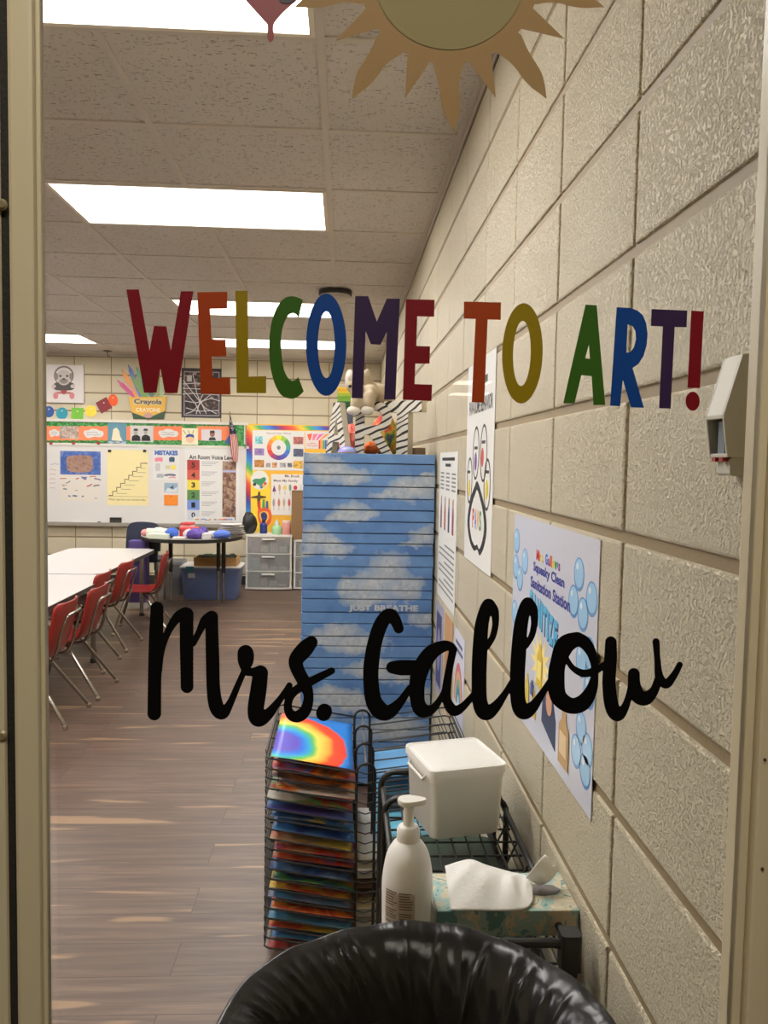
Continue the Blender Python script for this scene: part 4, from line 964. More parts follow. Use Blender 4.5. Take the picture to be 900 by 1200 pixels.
fe.color(fe.ramp(n_, [(.3, srgb(206, 50, 60)), (.42, srgb(240, 110, 90)), (.5, srgb(236, 200, 80)), (.58, srgb(90, 160, 90)), (.66, srgb(70, 80, 150)), (.75, srgb(236, 120, 120))], 'LINEAR')); fe.bump(fe.noise(o, 90, 3), .8, .006)
co = NT('coral_fluff', rough=.8); o = co.obj(); co.color(co.ramp(co.noise(o, 30, 3), [(.3, srgb(230, 90, 80)), (.6, srgb(244, 140, 126)), (.8, srgb(240, 190, 170))])); co.bump(co.noise(o, 90, 3), .8, .006)
c = up(510, 530); lump((c.x, 3.78, CT+.86*.095), (.062, .05, .095), fe.m, 'feather_bag', 'bag of rainbow craft feathers between zebra letters R and T', 'craft bag', 3)
c = up(248, 540); lump((c.x, 3.80, CT+.86*.07), (.05, .05, .07), co.m, 'pompom_bag', 'coral red bag of craft fluff between zebra letters A and R', 'craft bag', 5)
c = up(400, 620); lump((c.x, 3.72, CT+.86*.03), (.04, .035, .03), C(226, 110, 40), 'orange_cloth', 'small orange bundle behind the leg of letter R', 'cloth', 8)
c = up(222, 640)
pu = NT('iridescent_purple', rough=.3); o = pu.obj(); pu.color(pu.ramp(pu.noise(o, 26, 2, .5, 1.), [(.35, srgb(96, 96, 190)), (.5, srgb(150, 130, 210)), (.62, srgb(120, 160, 200)), (.7, srgb(190, 170, 120))]))
t = thing('dome_cap', 'shiny purple blue dome lying in front of zebra letter A', 'toy', (c.x, 3.52, CT))
MB().lathe([(.042*cos(radians(a)), CT+.002+.028*sin(radians(a))) for a in range(0, 90, 10)]+[(.0, CT+.030)], (c.x, 3.51, 0), 32, cap1=False).build('dome', pu.m, t, smooth=True)
MB().lathe([(.040, CT), (.046, CT), (.046, CT+.003), (.040, CT+.003)], (c.x, 3.51, 0), 32).build('brim', mat('brim_gold', srgb(176, 150, 96), .4), t)
c = up(728, 645)
t = thing('tape_roll', 'brown tape roll at the right end of the cabinet top', 'tape roll', (c.x, 3.60, CT))
MB().lathe([(.020, CT), (.030, CT), (.030, CT+.03), (.020, CT+.03), (.020, CT)], (c.x, 3.60, 0), 28, cap0=False, cap1=False).build('tape', C(120, 96, 70), t, smooth=True)
MB().lathe([(.017, CT), (.0199, CT), (.0199, CT+.03), (.017, CT+.03), (.017, CT)], (c.x, 3.60, 0), 28, cap0=False, cap1=False).build('core', C(170, 150, 120), t, smooth=True)
# ================================================================== FAR WALL
def fpoly(*P): return [fp(*p) for p in P]
def fthing(name, label, cat, px, py, d=.001, group=None):
    u, v = fp(px, py); return thing(name, label, cat, FW(u, v, d), group)
def fbox(t, name, x0, y0, x1, y1, d0, d1, m, bev=0):
    a, b, c, d = frect(x0, y0, x1, y1); o = MB().box((a, YF-d1, b), (c, YF-d0, d)).build(name, m, t)
    return bevel(o, bev) if bev else o
def fpatch(t, name, x0, y0, x1, y1, d, m): 
    a, b, c, e = frect(x0, y0, x1, y1); return MB().prism(rect(a, b, c, e), FW, d, d+.001).build(name, m, t)
def fshape(t, name, P, d, m, holes=()): return MB().prism(fpoly(*P), FW, d, d+.001, holes=[fpoly(*h) for h in holes]).build(name, m, t)
def ftext(t, s, x0, y0, x1, y1, d, m, bold=.02, name='lettering'):
    a, b, c, e = frect(x0, y0, x1, y1); mb = MB(); put_text(mb, s, a, b, c-a, e-b, FW, d, bold); return mb.build(name, m, t)
def fstroke(t, name, P, d, w, m):
    """a drawn line w px wide"""
    return MB().tube([FW(*fp(*p), d) for p in P], w*SF/2, 5).build(name, m, t)
def scrib(t, name, x0, y0, x1, y1, n, d, m, w=.5, seed=1):
    r_ = random.Random(seed); mb = MB()
    for k in range(n):
        y = y0+(y1-y0)*(k+.5)/n; e = x1-(x1-x0)*r_.uniform(0, .25); P = []
        q = max(6, int((e-x0)/1.1))
        for i in range(q+1): P.append(FW(*fp(x0+(e-x0)*i/q, y+r_.uniform(-.5, .5)*min(1.6, (y1-y0)/n)), d))
        mb.tube(P, w*SF/2, 4)
    return mb.build(name, m, t)
def fnoise(name, stops, scale, seed=0, detail=3, dist=1.0, rough=.6, interp='LINEAR', sc=(1, 1, 1)):
    q = NT(name, rough=rough); o = q.obj(); n_ = q.noise(q.mapped(o, sc, loc=(seed, seed*2, seed*3)), scale, detail, .6, dist)
    q.color(q.ramp(n_, [(p, srgb(*c)) for p, c in stops], interp)); return q.m
# whiteboard with frame and tray
M_WB_ = mat('whiteboard', srgb(226, 224, 222), .22); M_ALU = mat('aluminium', srgb(186, 182, 174), .35, .6); M_LALU = mat('pale_rail', srgb(224, 220, 212), .4)
t = fthing('whiteboard', 'long whiteboard with a metal tray on the far wall', 'whiteboard', 160, 567)
x0w = 20
fbox(t, 'panel', x0w, 523, 287, 613, .0008, .012, M_WB_)
fbox(t, 'frame', x0w, 520.5, 288.5, 523.4, .0008, .02, M_LALU); fbox(t, 'frame', 286.4, 523.4, 288.5, 613, .0008, .02, M_LALU)
a, b, c, e = frect(x0w, 612.4, 288.5, 616.5)
MB().box((a, YF-.06, b), (c, YF-.0008, e)).build('tray', M_ALU, t)
WBD = .0128
scrib(t, 'red_marker_writing', 59, 548, 67, 574, 5, WBD, C(196, 70, 60), .5, 4); scrib(t, 'blue_marker_writing', 59, 541, 71, 546, 1, WBD, C(70, 120, 190), .6, 5)
e_ = fthing('board_eraser', 'black board eraser standing on the whiteboard tray', 'eraser', 137, 611)
a, b, c, d = frect(130, 609, 143, 612.3); MB().rbox((a, YF-.05, b), (c, YF-.016, d), .008).build('felt', C(60, 56, 52), e_)
a, b, c, d = frect(130, 606.2, 143, 609); bevel(MB().rbox((a, YF-.05, b), (c, YF-.016, d), .008).build('grip', M_INK, e_), .003)
for k, (xa, xb, cc, nm) in enumerate(((70, 78, (230, 226, 222), 'white capped marker at the left of the tray'), (112, 119, (60, 60, 66), 'dark marker on the tray left of the eraser'), (86, 96, (222, 216, 206), 'pale marker in the middle of the tray'))):
    p, q = fp(xa, 611.6), fp(xb, 611.6); y = YF-.035
    m_ = thing('marker', nm, 'marker', (p[0], y, p[1]), 'markers on the whiteboard tray')
    MB().tube([(p[0], y, p[1]), (q[0]-.03, y, p[1])], .0075, 10).build('barrel', C(226, 224, 220), m_); MB().tube([(q[0]-.03, y, p[1]), (q[0], y, p[1])], .0082, 10).build('cap', C(*cc), m_)
# picture strip above the board
t = fthing('display_strip', 'long green and orange display strip above the whiteboard', 'bulletin board', 160, 508)
gr = fnoise('green_foil', [(.3, (24, 96, 44)), (.5, (44, 130, 62)), (.62, (120, 190, 120)), (.66, (30, 104, 50))], 26, 1, rough=.3)
fbox(t, 'backing', x0w, 495.5, 286.5, 520.6, .0008, .006, gr)
fbox(t, 'rail', x0w, 492.5, 287.5, 495.6, .0008, .02, M_LALU); fbox(t, 'rail', 286.2, 495.6, 287.6, 520.4, .0008, .014, M_LALU)
M_OR = mat('orange_paper', srgb(240, 132, 90), .8)
def wavy(x0, x1, y0, y1):
    P = [(x0+(x1-x0)*i/40, y0+.5*sin(i*1.6)) for i in range(41)]+[(x1-(x1-x0)*i/40, y1+.5*sin(i*1.6)) for i in range(41)]; return P
for a, b in ((40, 126.5), (147.5, 214), (231, 272)): fshape(t, 'orange_panel', wavy(a, b, 499.5, 516), .0062, M_OR)
def cloud(x, y, w, h):
    return cat2([(x-w, y), (x-w*.9, y-h*.6), (x-w*.5, y-h*.7), (x-w*.2, y-h), (x+w*.3, y-h*.9), (x+w*.6, y-h*.6), (x+w*.95, y-h*.4), (x+w, y+h*.3), (x+w*.7, y+h*.8), (x, y+h*.7), (x-w*.6, y+h)], 3, True)
for x, y, w, h, tx in ((110, 508, 11.5, 5.5, 'Artists'), (197.5, 508, 11.5, 5.2, 'ART IS FUN'), (64, 507.5, 6, 4.6, 'Art')):
    fshape(t, 'cloud_sign', cloud(x, y, w, h), .0074, M_PAPER); scrib(t, 'faint_writing', x-w*.7, y-2.4, x+w*.75, y+2.6, 2, .0092, C(120, 112, 112), .5, int(x))
bwp = fnoise('photo_brown', [(.3, (90, 76, 72)), (.5, (170, 150, 140)), (.7, (214, 196, 180))], 22, 3)
fpatch(t, 'photo', 70.5, 499.5, 92, 514, .0076, bwp)
fpatch(t, 'photo', 127, 495, 148, 521, .0076, C(92, 140, 160)); fshape(t, 'pale_figure', [(131, 516), (133, 503), (137, 501), (140, 505), (141, 511), (144, 517)], .009, C(236, 226, 196)); fpatch(t, 'photo_border', 127.5, 517.5, 147.5, 521, .009, C(180, 190, 210))
fpatch(t, 'photo', 153.5, 499, 179.5, 517.5, .0076, C(206, 204, 202))
for x in (159.5, 171):
    fshape(t, 'dark_suit', [(x-5, 516.8), (x-4.5, 511.5), (x-1.5, 509.5), (x+1.5, 509.5), (x+4.8, 511.5), (x+5.6, 516.8)], .009, M_INK); fshape(t, 'face', circ(x, 506.4 if x > 165 else 507.4, 2.2, 2.9, 14), .009, C(170, 166, 162)); fshape(t, 'hat', [(x-3, 504.8), (x-1.9, 502.4), (x+1.9, 502.4), (x+3, 504.8)], .0102, M_INK)
fpatch(t, 'child_drawing', 213.5, 502, 232, 521, .0076, C(240, 232, 200)); fshape(t, 'drawn_head', circ(223, 514, 5, 5, 20), .009, C(232, 196, 160)); fshape(t, 'blue_band', [(217.5, 513), (219, 509.5), (223, 508.5), (227, 509.5), (228, 513), (223, 511.5)], .0102, C(46, 70, 150))
for x in (218, 222, 226): fstroke(t, 'drawn_hair', [(x, 508.5), (x-1+.5*(x-222), 504)], .009, .7, C(90, 110, 90))
fpatch(t, 'photo', 236.5, 503.5, 259.5, 516.5, .0076, C(214, 208, 214)); fshape(t, 'portrait', circ(249, 508.5, 3, 3.6, 16), .009, C(150, 100, 80)); fshape(t, 'portrait_hair', [(246, 507.5), (246.5, 504.6), (251.5, 504.6), (252, 507.5)], .0102, C(40, 32, 32)); fshape(t, 'portrait_coat', [(244.5, 516), (246, 512.5), (252, 512.5), (253.5, 516)], .009, C(40, 40, 48))
fshape(t, 'blue_cone', [(263, 519), (270.5, 506.5), (271.5, 520.5)], .0076, C(60, 110, 170)); fshape(t, 'gift_shape', circ(279, 512, 4, 5, 14), .0076, C(90, 160, 90))
for k, x in enumerate((60.5, 87, 116)):
    o = MB().ell(FW(*fp(x, 519.8), .012), (.028, .012, .02), n=14, m=8).build('red_ornament', C(150, 50, 40), t, smooth='all')
mb = MB(); r_ = random.Random(4)
for k in range(60):
    x = 57+r_.random()*86; y = 518.6+r_.uniform(-1.2, 1.2); c = FW(*fp(x, y), .008); mb.ell(c, (.009, .005, .006), n=6, m=4)
tag(mb.build('garland_leaves', C(30, 86, 44), t), kind='stuff')
# puppy canvas
t = fthing('puppy_canvas', 'square white canvas of a puppy wearing headphones on pink skates', 'picture', 77, 449)
fbox(t, 'canvas', 52, 428.5, 98, 471.5, .0008, .03, mat('canvas_white', srgb(222, 216, 214), .7), .002)
D = .0302; GY, DG, LG, PK = C(140, 130, 126), C(72, 66, 66), C(196, 188, 182), C(196, 120, 124)
fshape(t, 'headphone', circ(76, 440.5, 11.6, 11.5, 32), D, C(120, 112, 110), [circ(76, 441, 10, 10, 32)])
fshape(t, 'shoulders', cat2([(63.5, 453), (66, 449), (76, 447.5), (86, 449), (88.5, 453), (85, 457.5), (67, 457.5)], 3, True), D, DG)
fshape(t, 'puppy_head', cat2([(68, 443), (68.5, 438), (72, 435), (76, 434.5), (80, 435), (83.5, 438), (84, 443), (82, 449), (76, 452), (70, 449)], 3, True), D+.001, LG)
for x in (67.5, 84.5): fshape(t, 'ear', circ(x, 441.5, 2, 4.2, 14), D+.002, GY)
for x in (72, 80): fshape(t, 'eye', circ(x, 441, 1.5, 1.4, 12), D+.002, DG)
fshape(t, 'muzzle', circ(76, 447, 5, 3, 16), D+.002, GY); fshape(t, 'nose', circ(76, 444.6, 1.9, 1.2, 12), D+.003, DG)
for x in (64, 86.5): fshape(t, 'paw', circ(x, 453, 2.8, 2.2, 14), D+.001, LG)
fpatch(t, 'skate_bar', 68, 459.5, 84, 462, D, C(170, 110, 112))
for x in (66.5, 85.5): fshape(t, 'skate_wheel', circ(x, 464, 3, 4, 16), D+.001, PK)
fshape(t, 'red_strap', [(72, 459), (76, 463), (80, 459), (78, 457.5), (74, 457.5)], D+.002, C(150, 50, 56))
# chain of paper shapes
def hexa(x, y, r_, n=6, a0=0): return [(x+r_*cos(a0+2*pi*k/n), y+r_*sin(a0+2*pi*k/n)) for k in range(n)]
for P, cc, nm in ((circ(57.5, 482.5, 6, 6.6), (44, 84, 150), 'dark blue round paper shape at the left end of the wall chain'), (circ(72.8, 484.5, 6.9, 7), (40, 140, 160), 'teal round paper shape under the puppy canvas'),
                  (hexa(90.8, 485, 10, 4, pi/4+.05), (112, 176, 60), 'bright green square paper shape'), (hexa(106.6, 481.8, 7.4, 6, .3), (236, 206, 70), 'yellow hexagon paper shape'),
                  (hexa(121.8, 475, 10.2, 4, pi/4-.5), (130, 48, 54), 'maroon tilted square paper shape'), (circ(132.6, 469, 5.6, 7, 28, -.15), (236, 96, 44), 'orange oval paper shape at the right end of the chain')):
    t = fthing('paper_shape', nm, 'paper shape', sum(p[0] for p in P)/len(P), sum(p[1] for p in P)/len(P), group='coloured paper shapes on the wall')
    fshape(t, 'shape', P, .0008, C(*cc, .75)); u, v = fp(P[0][0], P[0][1]); fshape(t, 'mount', [(sum(p[0] for p in P)/len(P)+q[0], sum(p[1] for p in P)/len(P)-3+q[1]) for q in circ(0, 0, .8, .8, 8)], .0019, C(230, 228, 220))
# big crayon box cut-out
t = fthing('crayon_box_cutout', 'large yellow and green crayon box cut-out with fanned crayons', 'wall decoration', 174, 465)
for (x0, y0), (x1, y1), cc, d in (((159, 466), (137.5, 445.5), (206, 90, 140), .003), ((161, 465), (143, 433), (236, 160, 90), .004), ((166, 465), (146, 446), (214, 160, 130), .005), ((166, 466), (150.5, 427.5), (110, 130, 190), .006), ((170, 466), (154.5, 440), (130, 160, 90), .007),
                                 ((172, 466), (160, 430), (120, 170, 130), .004), ((178, 466), (172, 430), (90, 130, 120), .005), ((184, 466), (186, 432), (150, 160, 110), .006), ((189, 466), (193, 440), (170, 190, 150), .005)):
    dx, dy = x1-x0, y1-y0; L = math.hypot(dx, dy); nx, ny = -dy/L, dx/L; w_ = 2.4
    tx, ty = x1-dx/L*6, y1-dy/L*6
    fshape(t, 'crayon', [(x0+nx*w_, y0+ny*w_), (tx+nx*w_, ty+ny*w_), (tx+nx*1.5, ty+ny*1.5), (x1+nx*.5, y1+ny*.5), (x1-nx*.5, y1-ny*.5), (tx-nx*1.5, ty-ny*1.5), (tx-nx*w_, ty-ny*w_), (x0-nx*w_, y0-ny*w_)], d, C(*cc))
fshape(t, 'box_front', [(150.6, 465.5), (195.5, 465), (192.3, 491.5), (156.5, 491.2)], .010, C(226, 176, 74))
fshape(t, 'green_base', [(154.6, 483), (173, 490), (194, 481.5), (192.3, 491.4), (156.5, 491.1)], .0112, C(52, 82, 62))
fshape(t, 'oval_mark', circ(174, 487, 5.5, 2.8, 20), .0124, C(196, 150, 150))
fshape(t, 'blue_plate', [(155, 467.5), (191, 467), (190, 475), (156.5, 475)], .0112, C(214, 190, 120))
ftext(t, 'Crayola', 158, 468, 189.5, 475, .0124, C(52, 66, 110), .03); ftext(t, 'CRAYONS', 160, 478.2, 187.5, 482.8, .0124, C(240, 232, 210), .02)
# black framed web poster
t = fthing('web_poster', 'black poster with a dark border and white web lines', 'poster', 236, 461)
fbox(t, 'sheet', 213.5, 432.5, 259, 489, .0008, .004, C(50, 46, 48))
fbox(t, 'inner_border', 216, 436, 256.8, 487, .0042, .0048, C(150, 146, 150))
fbox(t, 'dark_field', 217.2, 437.4, 255.6, 485.6, .005, .0056, fnoise('web_photo', [(.35, (28, 24, 26)), (.52, (60, 48, 46)), (.62, (120, 90, 80)), (.7, (190, 180, 176))], 15, 6))
fpatch(t, 'pale_figure', 219.5, 440, 225, 447, .0058, C(190, 186, 184))
for P in ([(214.5, 450), (230, 449), (258, 452)], [(214.5, 455), (235, 456), (258, 449)], [(216, 458), (229, 473), (235, 485)], [(257, 455), (240, 468), (226, 482), (218, 485)], [(226, 438), (231, 462), (242, 485)], [(217, 470), (230, 472), (247, 467), (258, 470)], [(218, 478), (232, 482), (256, 481)], [(250, 438), (236, 466), (230, 485)], [(214, 462), (224, 461), (257, 463)], [(215, 446), (240, 478), (254, 485)]):
    fstroke(t, 'web_line', P, .006, .9, C(214, 212, 214))
# papers on the whiteboard
t = fthing('painted_artwork', 'blue and brown painted artwork at the left of the whiteboard', 'artwork', 94, 542)
fbox(t, 'sheet', 72, 529, 117.5, 556, WBD, WBD+.001, fnoise('blue_paint', [(.3, (44, 70, 140)), (.5, (70, 104, 176)), (.66, (130, 140, 190))], 14, 2))
fshape(t, 'brown_patch', cat2([(79, 536), (90, 533.5), (104, 534), (109, 537), (109, 549), (104, 553), (90, 553.5), (80, 551), (79, 544)], 3, True), WBD+.0012, fnoise('brown_paint', [(.3, (120, 90, 80)), (.55, (170, 136, 118)), (.7, (140, 100, 110))], 16, 5))
t = fthing('splatter_artwork', 'white paper with blue and red brush marks below the brown artwork', 'artwork', 94, 572)
fbox(t, 'sheet', 72, 556.8, 118, 587, WBD, WBD+.001, C(226, 220, 210))
r_ = random.Random(9)
for k in range(26):
    x = 74+r_.random()*41; y = 558.5+r_.random()*26
    if 84 < x < 108 and 563 < y < 580 and r_.random() < .7: continue
    a = r_.uniform(-.6, .6); l = r_.uniform(1.2, 4); cc = ((70, 80, 120), (206, 100, 110), (60, 100, 170), (120, 140, 150))[k % 4]
    fstroke(t, 'brush_mark', [(x-l*cos(a), y-l*sin(a)), (x, y+r_.uniform(-.8, .8)), (x+l*cos(a), y+l*sin(a))], WBD+.0012, r_.uniform(.6, 1.5), C(*cc))
t = fthing('step_chart', 'pale yellow chart paper with a drawn staircase on the whiteboard', 'chart', 150, 560)
fbox(t, 'sheet', 126.5, 528, 173.5, 591.5, WBD, WBD+.001, mat('chart_yellow', srgb(240, 226, 170), .8))
P = [(128, 580.5)]; x, y = 132.5, 580.5
for k in range(8): P += [(x, y), (x, y-4.7)]; x += 4.7; y -= 4.7
P += [(x, y), (173, y)]
fstroke(t, 'staircase', P, WBD+.0014, .9, M_INK)
for k, s in enumerate(('I understand', 'I can try', 'I will do it', 'I might', 'I want to', "I can't", "I won't")):
    fstroke(t, 'step_note', [(137+4.7*k+.0, 578-4.9*k), (min(171, 137+4.7*k+12), 578.3-4.9*k)], WBD+.0012, .45, M_GREY)
fpatch(t, 'rule', 127, 581.6, 173, 582, WBD+.0012, C(150, 140, 110)); ftext(t, 'Which step have you reached today?', 128, 584, 171, 587.3, WBD+.0012, C(96, 88, 76), 0)
for x in (128.8, 169.8): fbox(t, 'clip', x-1.6, 527, x+1.8, 530, WBD+.001, WBD+.008, M_INK)
t = fthing('mistakes_poster', 'small white poster headed MISTAKES on the whiteboard', 'poster', 195, 545)
fbox(t, 'sheet', 180, 525.8, 209.7, 562, WBD, WBD+.001, M_PAPER); ftext(t, 'MISTAKES', 182, 528, 208.5, 533.5, WBD+.0012, C(40, 96, 180), .06)
for x0, y0, x1, y1, cc in ((182, 536, 191, 541, (226, 130, 150)), (198.5, 535.5, 205, 541.5, (50, 84, 110)), (201, 545, 206, 550.5, (240, 214, 80)), (182.5, 543, 188, 552, (196, 196, 200)), (194, 545, 200, 550, (206, 206, 170)), (184, 555, 192, 560, (170, 176, 186)), (193, 555, 206, 558, (110, 110, 130)), (198, 558.5, 206, 560.5, (230, 140, 160))):
    fshape(t, 'doodle', cat2([(x0, y0+1), ((x0+x1)/2, y0), (x1, y0+.8), (x1-.5, y1), ((x0+x1)/2, y1-.6), (x0+.5, y1)], 2, True), WBD+.0012, C(*cc))
t = fthing('boat_card', 'small pale blue picture card above the orange card', 'card', 201, 572)
fbox(t, 'card', 193, 566, 208.5, 577, WBD, WBD+.0012, C(150, 176, 196)); fshape(t, 'white_wave', [(193.5, 576.5), (197, 571.5), (203, 574), (208, 570.5), (208, 576.5)], WBD+.0014, C(214, 222, 228)); fshape(t, 'dark_mast', [(199, 571.5), (204, 568.5), (203.2, 573)], WBD+.0016, C(56, 76, 100))
t = fthing('orange_card', 'plain orange card held by a magnet on the whiteboard', 'card', 201, 586)
fbox(t, 'card', 193, 580, 208.6, 592, WBD, WBD+.006, mat('orange_card', srgb(240, 140, 46), .6)); fshape(t, 'magnet', circ(201, 581.5, 1.2, 1.2, 12), WBD+.0062, C(214, 120, 40))
t = fthing('voice_chart', 'tall white voice level chart with coloured number squares at the board end', 'chart', 247, 568)
fbox(t, 'sheet', 217.5, 526, 280, 611, WBD, WBD+.001, M_PAPER); ftext(t, 'Art Room Voice Levels', 222.5, 533.5, 277, 538.6, WBD+.0012, M_INK, .03)
for k, cc in enumerate(((176, 62, 58), (206, 96, 80), (236, 214, 84), (94, 140, 80), (120, 150, 220), (206, 210, 222))):
    y = 539+11.7*k; fpatch(t, 'number_square', 219.8, y, 234, y+11.6, WBD+.0012, C(*cc)); ftext(t, str(5-k), 224.6, y+2.8, 229, y+9, WBD+.0026, M_INK, .04)
    for j in range(3): fpatch(t, 'small_print', 236.5, y+2+2*j, 236.5+(20, 17, 12)[j]*(1-.1*(k % 3)), y+2.7+2*j, WBD+.0012, C(168, 168, 172))
fbox(t, 'photo_column', 261, 541, 276.5, 609, WBD+.0012, WBD+.002, fnoise('painting_photo', [(.3, (58, 44, 44)), (.48, (130, 92, 76)), (.6, (186, 156, 130)), (.7, (110, 100, 120))], 17, 7)); fpatch(t, 'photo_divider', 261, 551, 276.5, 553.5, WBD+.0022, C(170, 176, 210))
# strip of paper with coloured lettering under the chart
t = fthing('lettered_strip', 'white paper strip with coloured letters below the voice level chart', 'sign', 250, 608)
fbox(t, 'strip', 227, 605.6, 275, 611.5, WBD+.002, WBD+.003, M_PAPER)
for k, (xa, xb, cc) in enumerate(((228.5, 232.5, (222, 150, 60)), (236, 243, (90, 130, 200)), (244, 247, (236, 150, 60)), (251, 254, (150, 150, 160)), (256.5, 261.5, (236, 120, 40)), (262, 265, (210, 70, 60)), (265.5, 272.5, (80, 110, 200)))):
    scrib(t, 'coloured_writing', xa, 606.6, xb+.8, 610.6, 1, WBD+.0036, C(*cc), 1.2, k+3)
# flag on a wall stick
t = fthing('flag', 'small striped flag hanging from a stick on the strip end', 'flag', 272, 500, .02)
MB().tube([FW(*fp(273.5, 520), .012), FW(*fp(272, 500), .07), FW(*fp(271, 487), .11)], .006, 8).build('stick', C(60, 52, 40), t)
MB().lathe([(0, 0), (.008, .006), (.010, .016), (.006, .03), (0, .045)], FW(*fp(271, 487), .11), 12, cap0=False, cap1=False).build('finial', C(150, 120, 60), t)
M_ST, M_SW, M_SB = C(178, 40, 44, .7), C(232, 226, 218, .7), C(46, 52, 84, .7)
L_, R_ = cat2([(271, 489), (270.2, 497), (270.5, 507), (271.5, 520), (273, 534), (274.5, 541)], 5), cat2([(271.6, 489), (274, 497), (278, 506), (280.5, 520), (280.2, 533), (279, 542)], 5)
mb = MB(); n = len(L_)-1; nu_ = 13
def fl(u, i): p = L_[i]; q = R_[i]; x = p[0]+(q[0]-p[0])*u; y = p[1]+(q[1]-p[1])*u; return FW(*fp(x, y), .085+.016*sin(u*13+i*.15))
vs = [fl(j/nu_, i) for i in range(n+1) for j in range(nu_+1)]
for i in range(n):
    for j in range(nu_):
        mi = 2 if (i < n*.42 and j < 13) else (j % 2)
        mb.add([vs[i*(nu_+1)+j], vs[i*(nu_+1)+j+1], vs[(i+1)*(nu_+1)+j+1], vs[(i+1)*(nu_+1)+j]], [(0, 1, 2, 3)], mi)
o = mb.build('cloth', [M_ST, M_SW, M_SB], t); so = o.modifiers.new('s', 'SOLIDIFY'); so.thickness = .002
mb = MB(); r_ = random.Random(6)
for k in range(26):
    i = 3+int(r_.random()*(n*.42-4)); u = .1+.8*r_.random(); c = fl(u, i); mb.ell(c+Vector((0, -.004, 0)), (.006, .003, .006), n=6, m=4)
mb.build('stars', M_SW, t)
# bulletin board with rainbow border
t = fthing('rainbow_board', 'bulletin board with a rainbow border behind the plastic drawers', 'bulletin board', 335, 560)
fbox(t, 'backing', 288.8, 498.5, 392, 636, .0008, .012, mat('board_gold', srgb(236, 178, 60), .8))
q = NT('rainbow_border', rough=.6); o = q.n('NewGeometry').outputs['Position']; sx = q.n('SeparateXYZ', i0=o).outputs
ph = q.math('FRACT', q.math('MULTIPLY', q.math('ADD', sx[0], q.math('MULTIPLY', sx[2], 1.)), 1.75))
q.color(q.ramp(ph, [(0, srgb(196, 50, 70)), (.15, srgb(226, 90, 50)), (.3, srgb(240, 200, 60)), (.45, srgb(70, 170, 80)), (.62, srgb(50, 130, 210)), (.78, srgb(60, 70, 160)), (.9, srgb(150, 40, 90)), (1, srgb(196, 50, 70))]))
for P in ([(288.8, 498.3), (392, 499.5), (392, 504.5), (288.8, 503.5)], [(288.8, 503.5), (296, 503.5), (296, 636), (288.8, 636)]): fshape(t, 'border', P, .0124, q.m)
M_SC = C(238, 208, 90)
P = [(296, 503.4)]+[(296+i*1.6, 503.6+(1.3 if i % 2 else 0)+.012*i*1.6) for i in range(60)]+[(392, 506.5), (392, 508), (299, 507), (299, 636), (297, 636)]+[(295.6+(1.3 if i % 2 else 0), 634-i*1.6) for i in range(80)]
fshape(t, 'scalloped_edge', P, .0136, M_SC)
# colour wheel poster
t = fthing('colour_wheel_poster', 'white colour wheel poster at the top of the rainbow board', 'poster', 326, 527, .015)
D = .0150
fbox(t, 'sheet', 296.5, 505, 356.5, 551, D-.0004, D+.0006, M_PAPER); ftext(t, 'Natural Color Wheel', 313, 506.5, 340.5, 509, D+.001, C(150, 110, 140), .0)
wc = [(244, 214, 60), (150, 190, 70), (70, 150, 80), (60, 150, 150), (60, 110, 190), (70, 80, 170), (96, 64, 140), (150, 60, 110), (206, 60, 60), (226, 100, 60), (236, 140, 60), (242, 180, 60)]
for k, cc in enumerate(wc):
    a0, a1 = radians(-90+30*k-15), radians(-90+30*k+15); n = 4
    fshape(t, 'wheel_sector', [(326.8+13.8*cos(a0+(a1-a0)*i/n), 524.6+14.6*sin(a0+(a1-a0)*i/n)) for i in range(n+1)]+[(326.8+8.6*cos(a1-(a1-a0)*i/n), 524.6+9*sin(a1-(a1-a0)*i/n)) for i in range(n+1)], D+.001, C(*cc))
fshape(t, 'wheel_centre', circ(326.8, 524.6, 5, 5, 20), D+.001, C(226, 226, 224)); fshape(t, 'centre_mark', circ(326.8, 524.6, 2.4, 2.6, 6), D+.0022, C(120, 124, 130))
for x0, y0, x1, y1, cc in ((299.5, 511.5, 308, 520, (120, 186, 190)), (298.5, 525.5, 309.5, 533.5, (140, 116, 170)), (298.5, 539, 309.5, 547.5, (176, 120, 60)), (344, 512, 355.5, 520.5, (170, 100, 90)), (344, 526, 355.5, 535, (80, 84, 110)), (344, 540, 355, 549, (206, 160, 70)), (319, 542, 324.8, 547.8, (196, 140, 100)), (312, 542.5, 317, 547.5, (160, 150, 140)), (328, 542.5, 335, 547.5, (150, 150, 156)), (337, 542.5, 342.5, 547.5, (110, 110, 116))):
    fpatch(t, 'picture', x0, y0, x1, y1, D+.001, fnoise('pic_%d_%d' % (x0, y0), [(.35, tuple(int(c*.6) for c in cc)), (.5, cc), (.65, tuple(min(255, int(c*1.25)) for c in cc))], 40, x0))
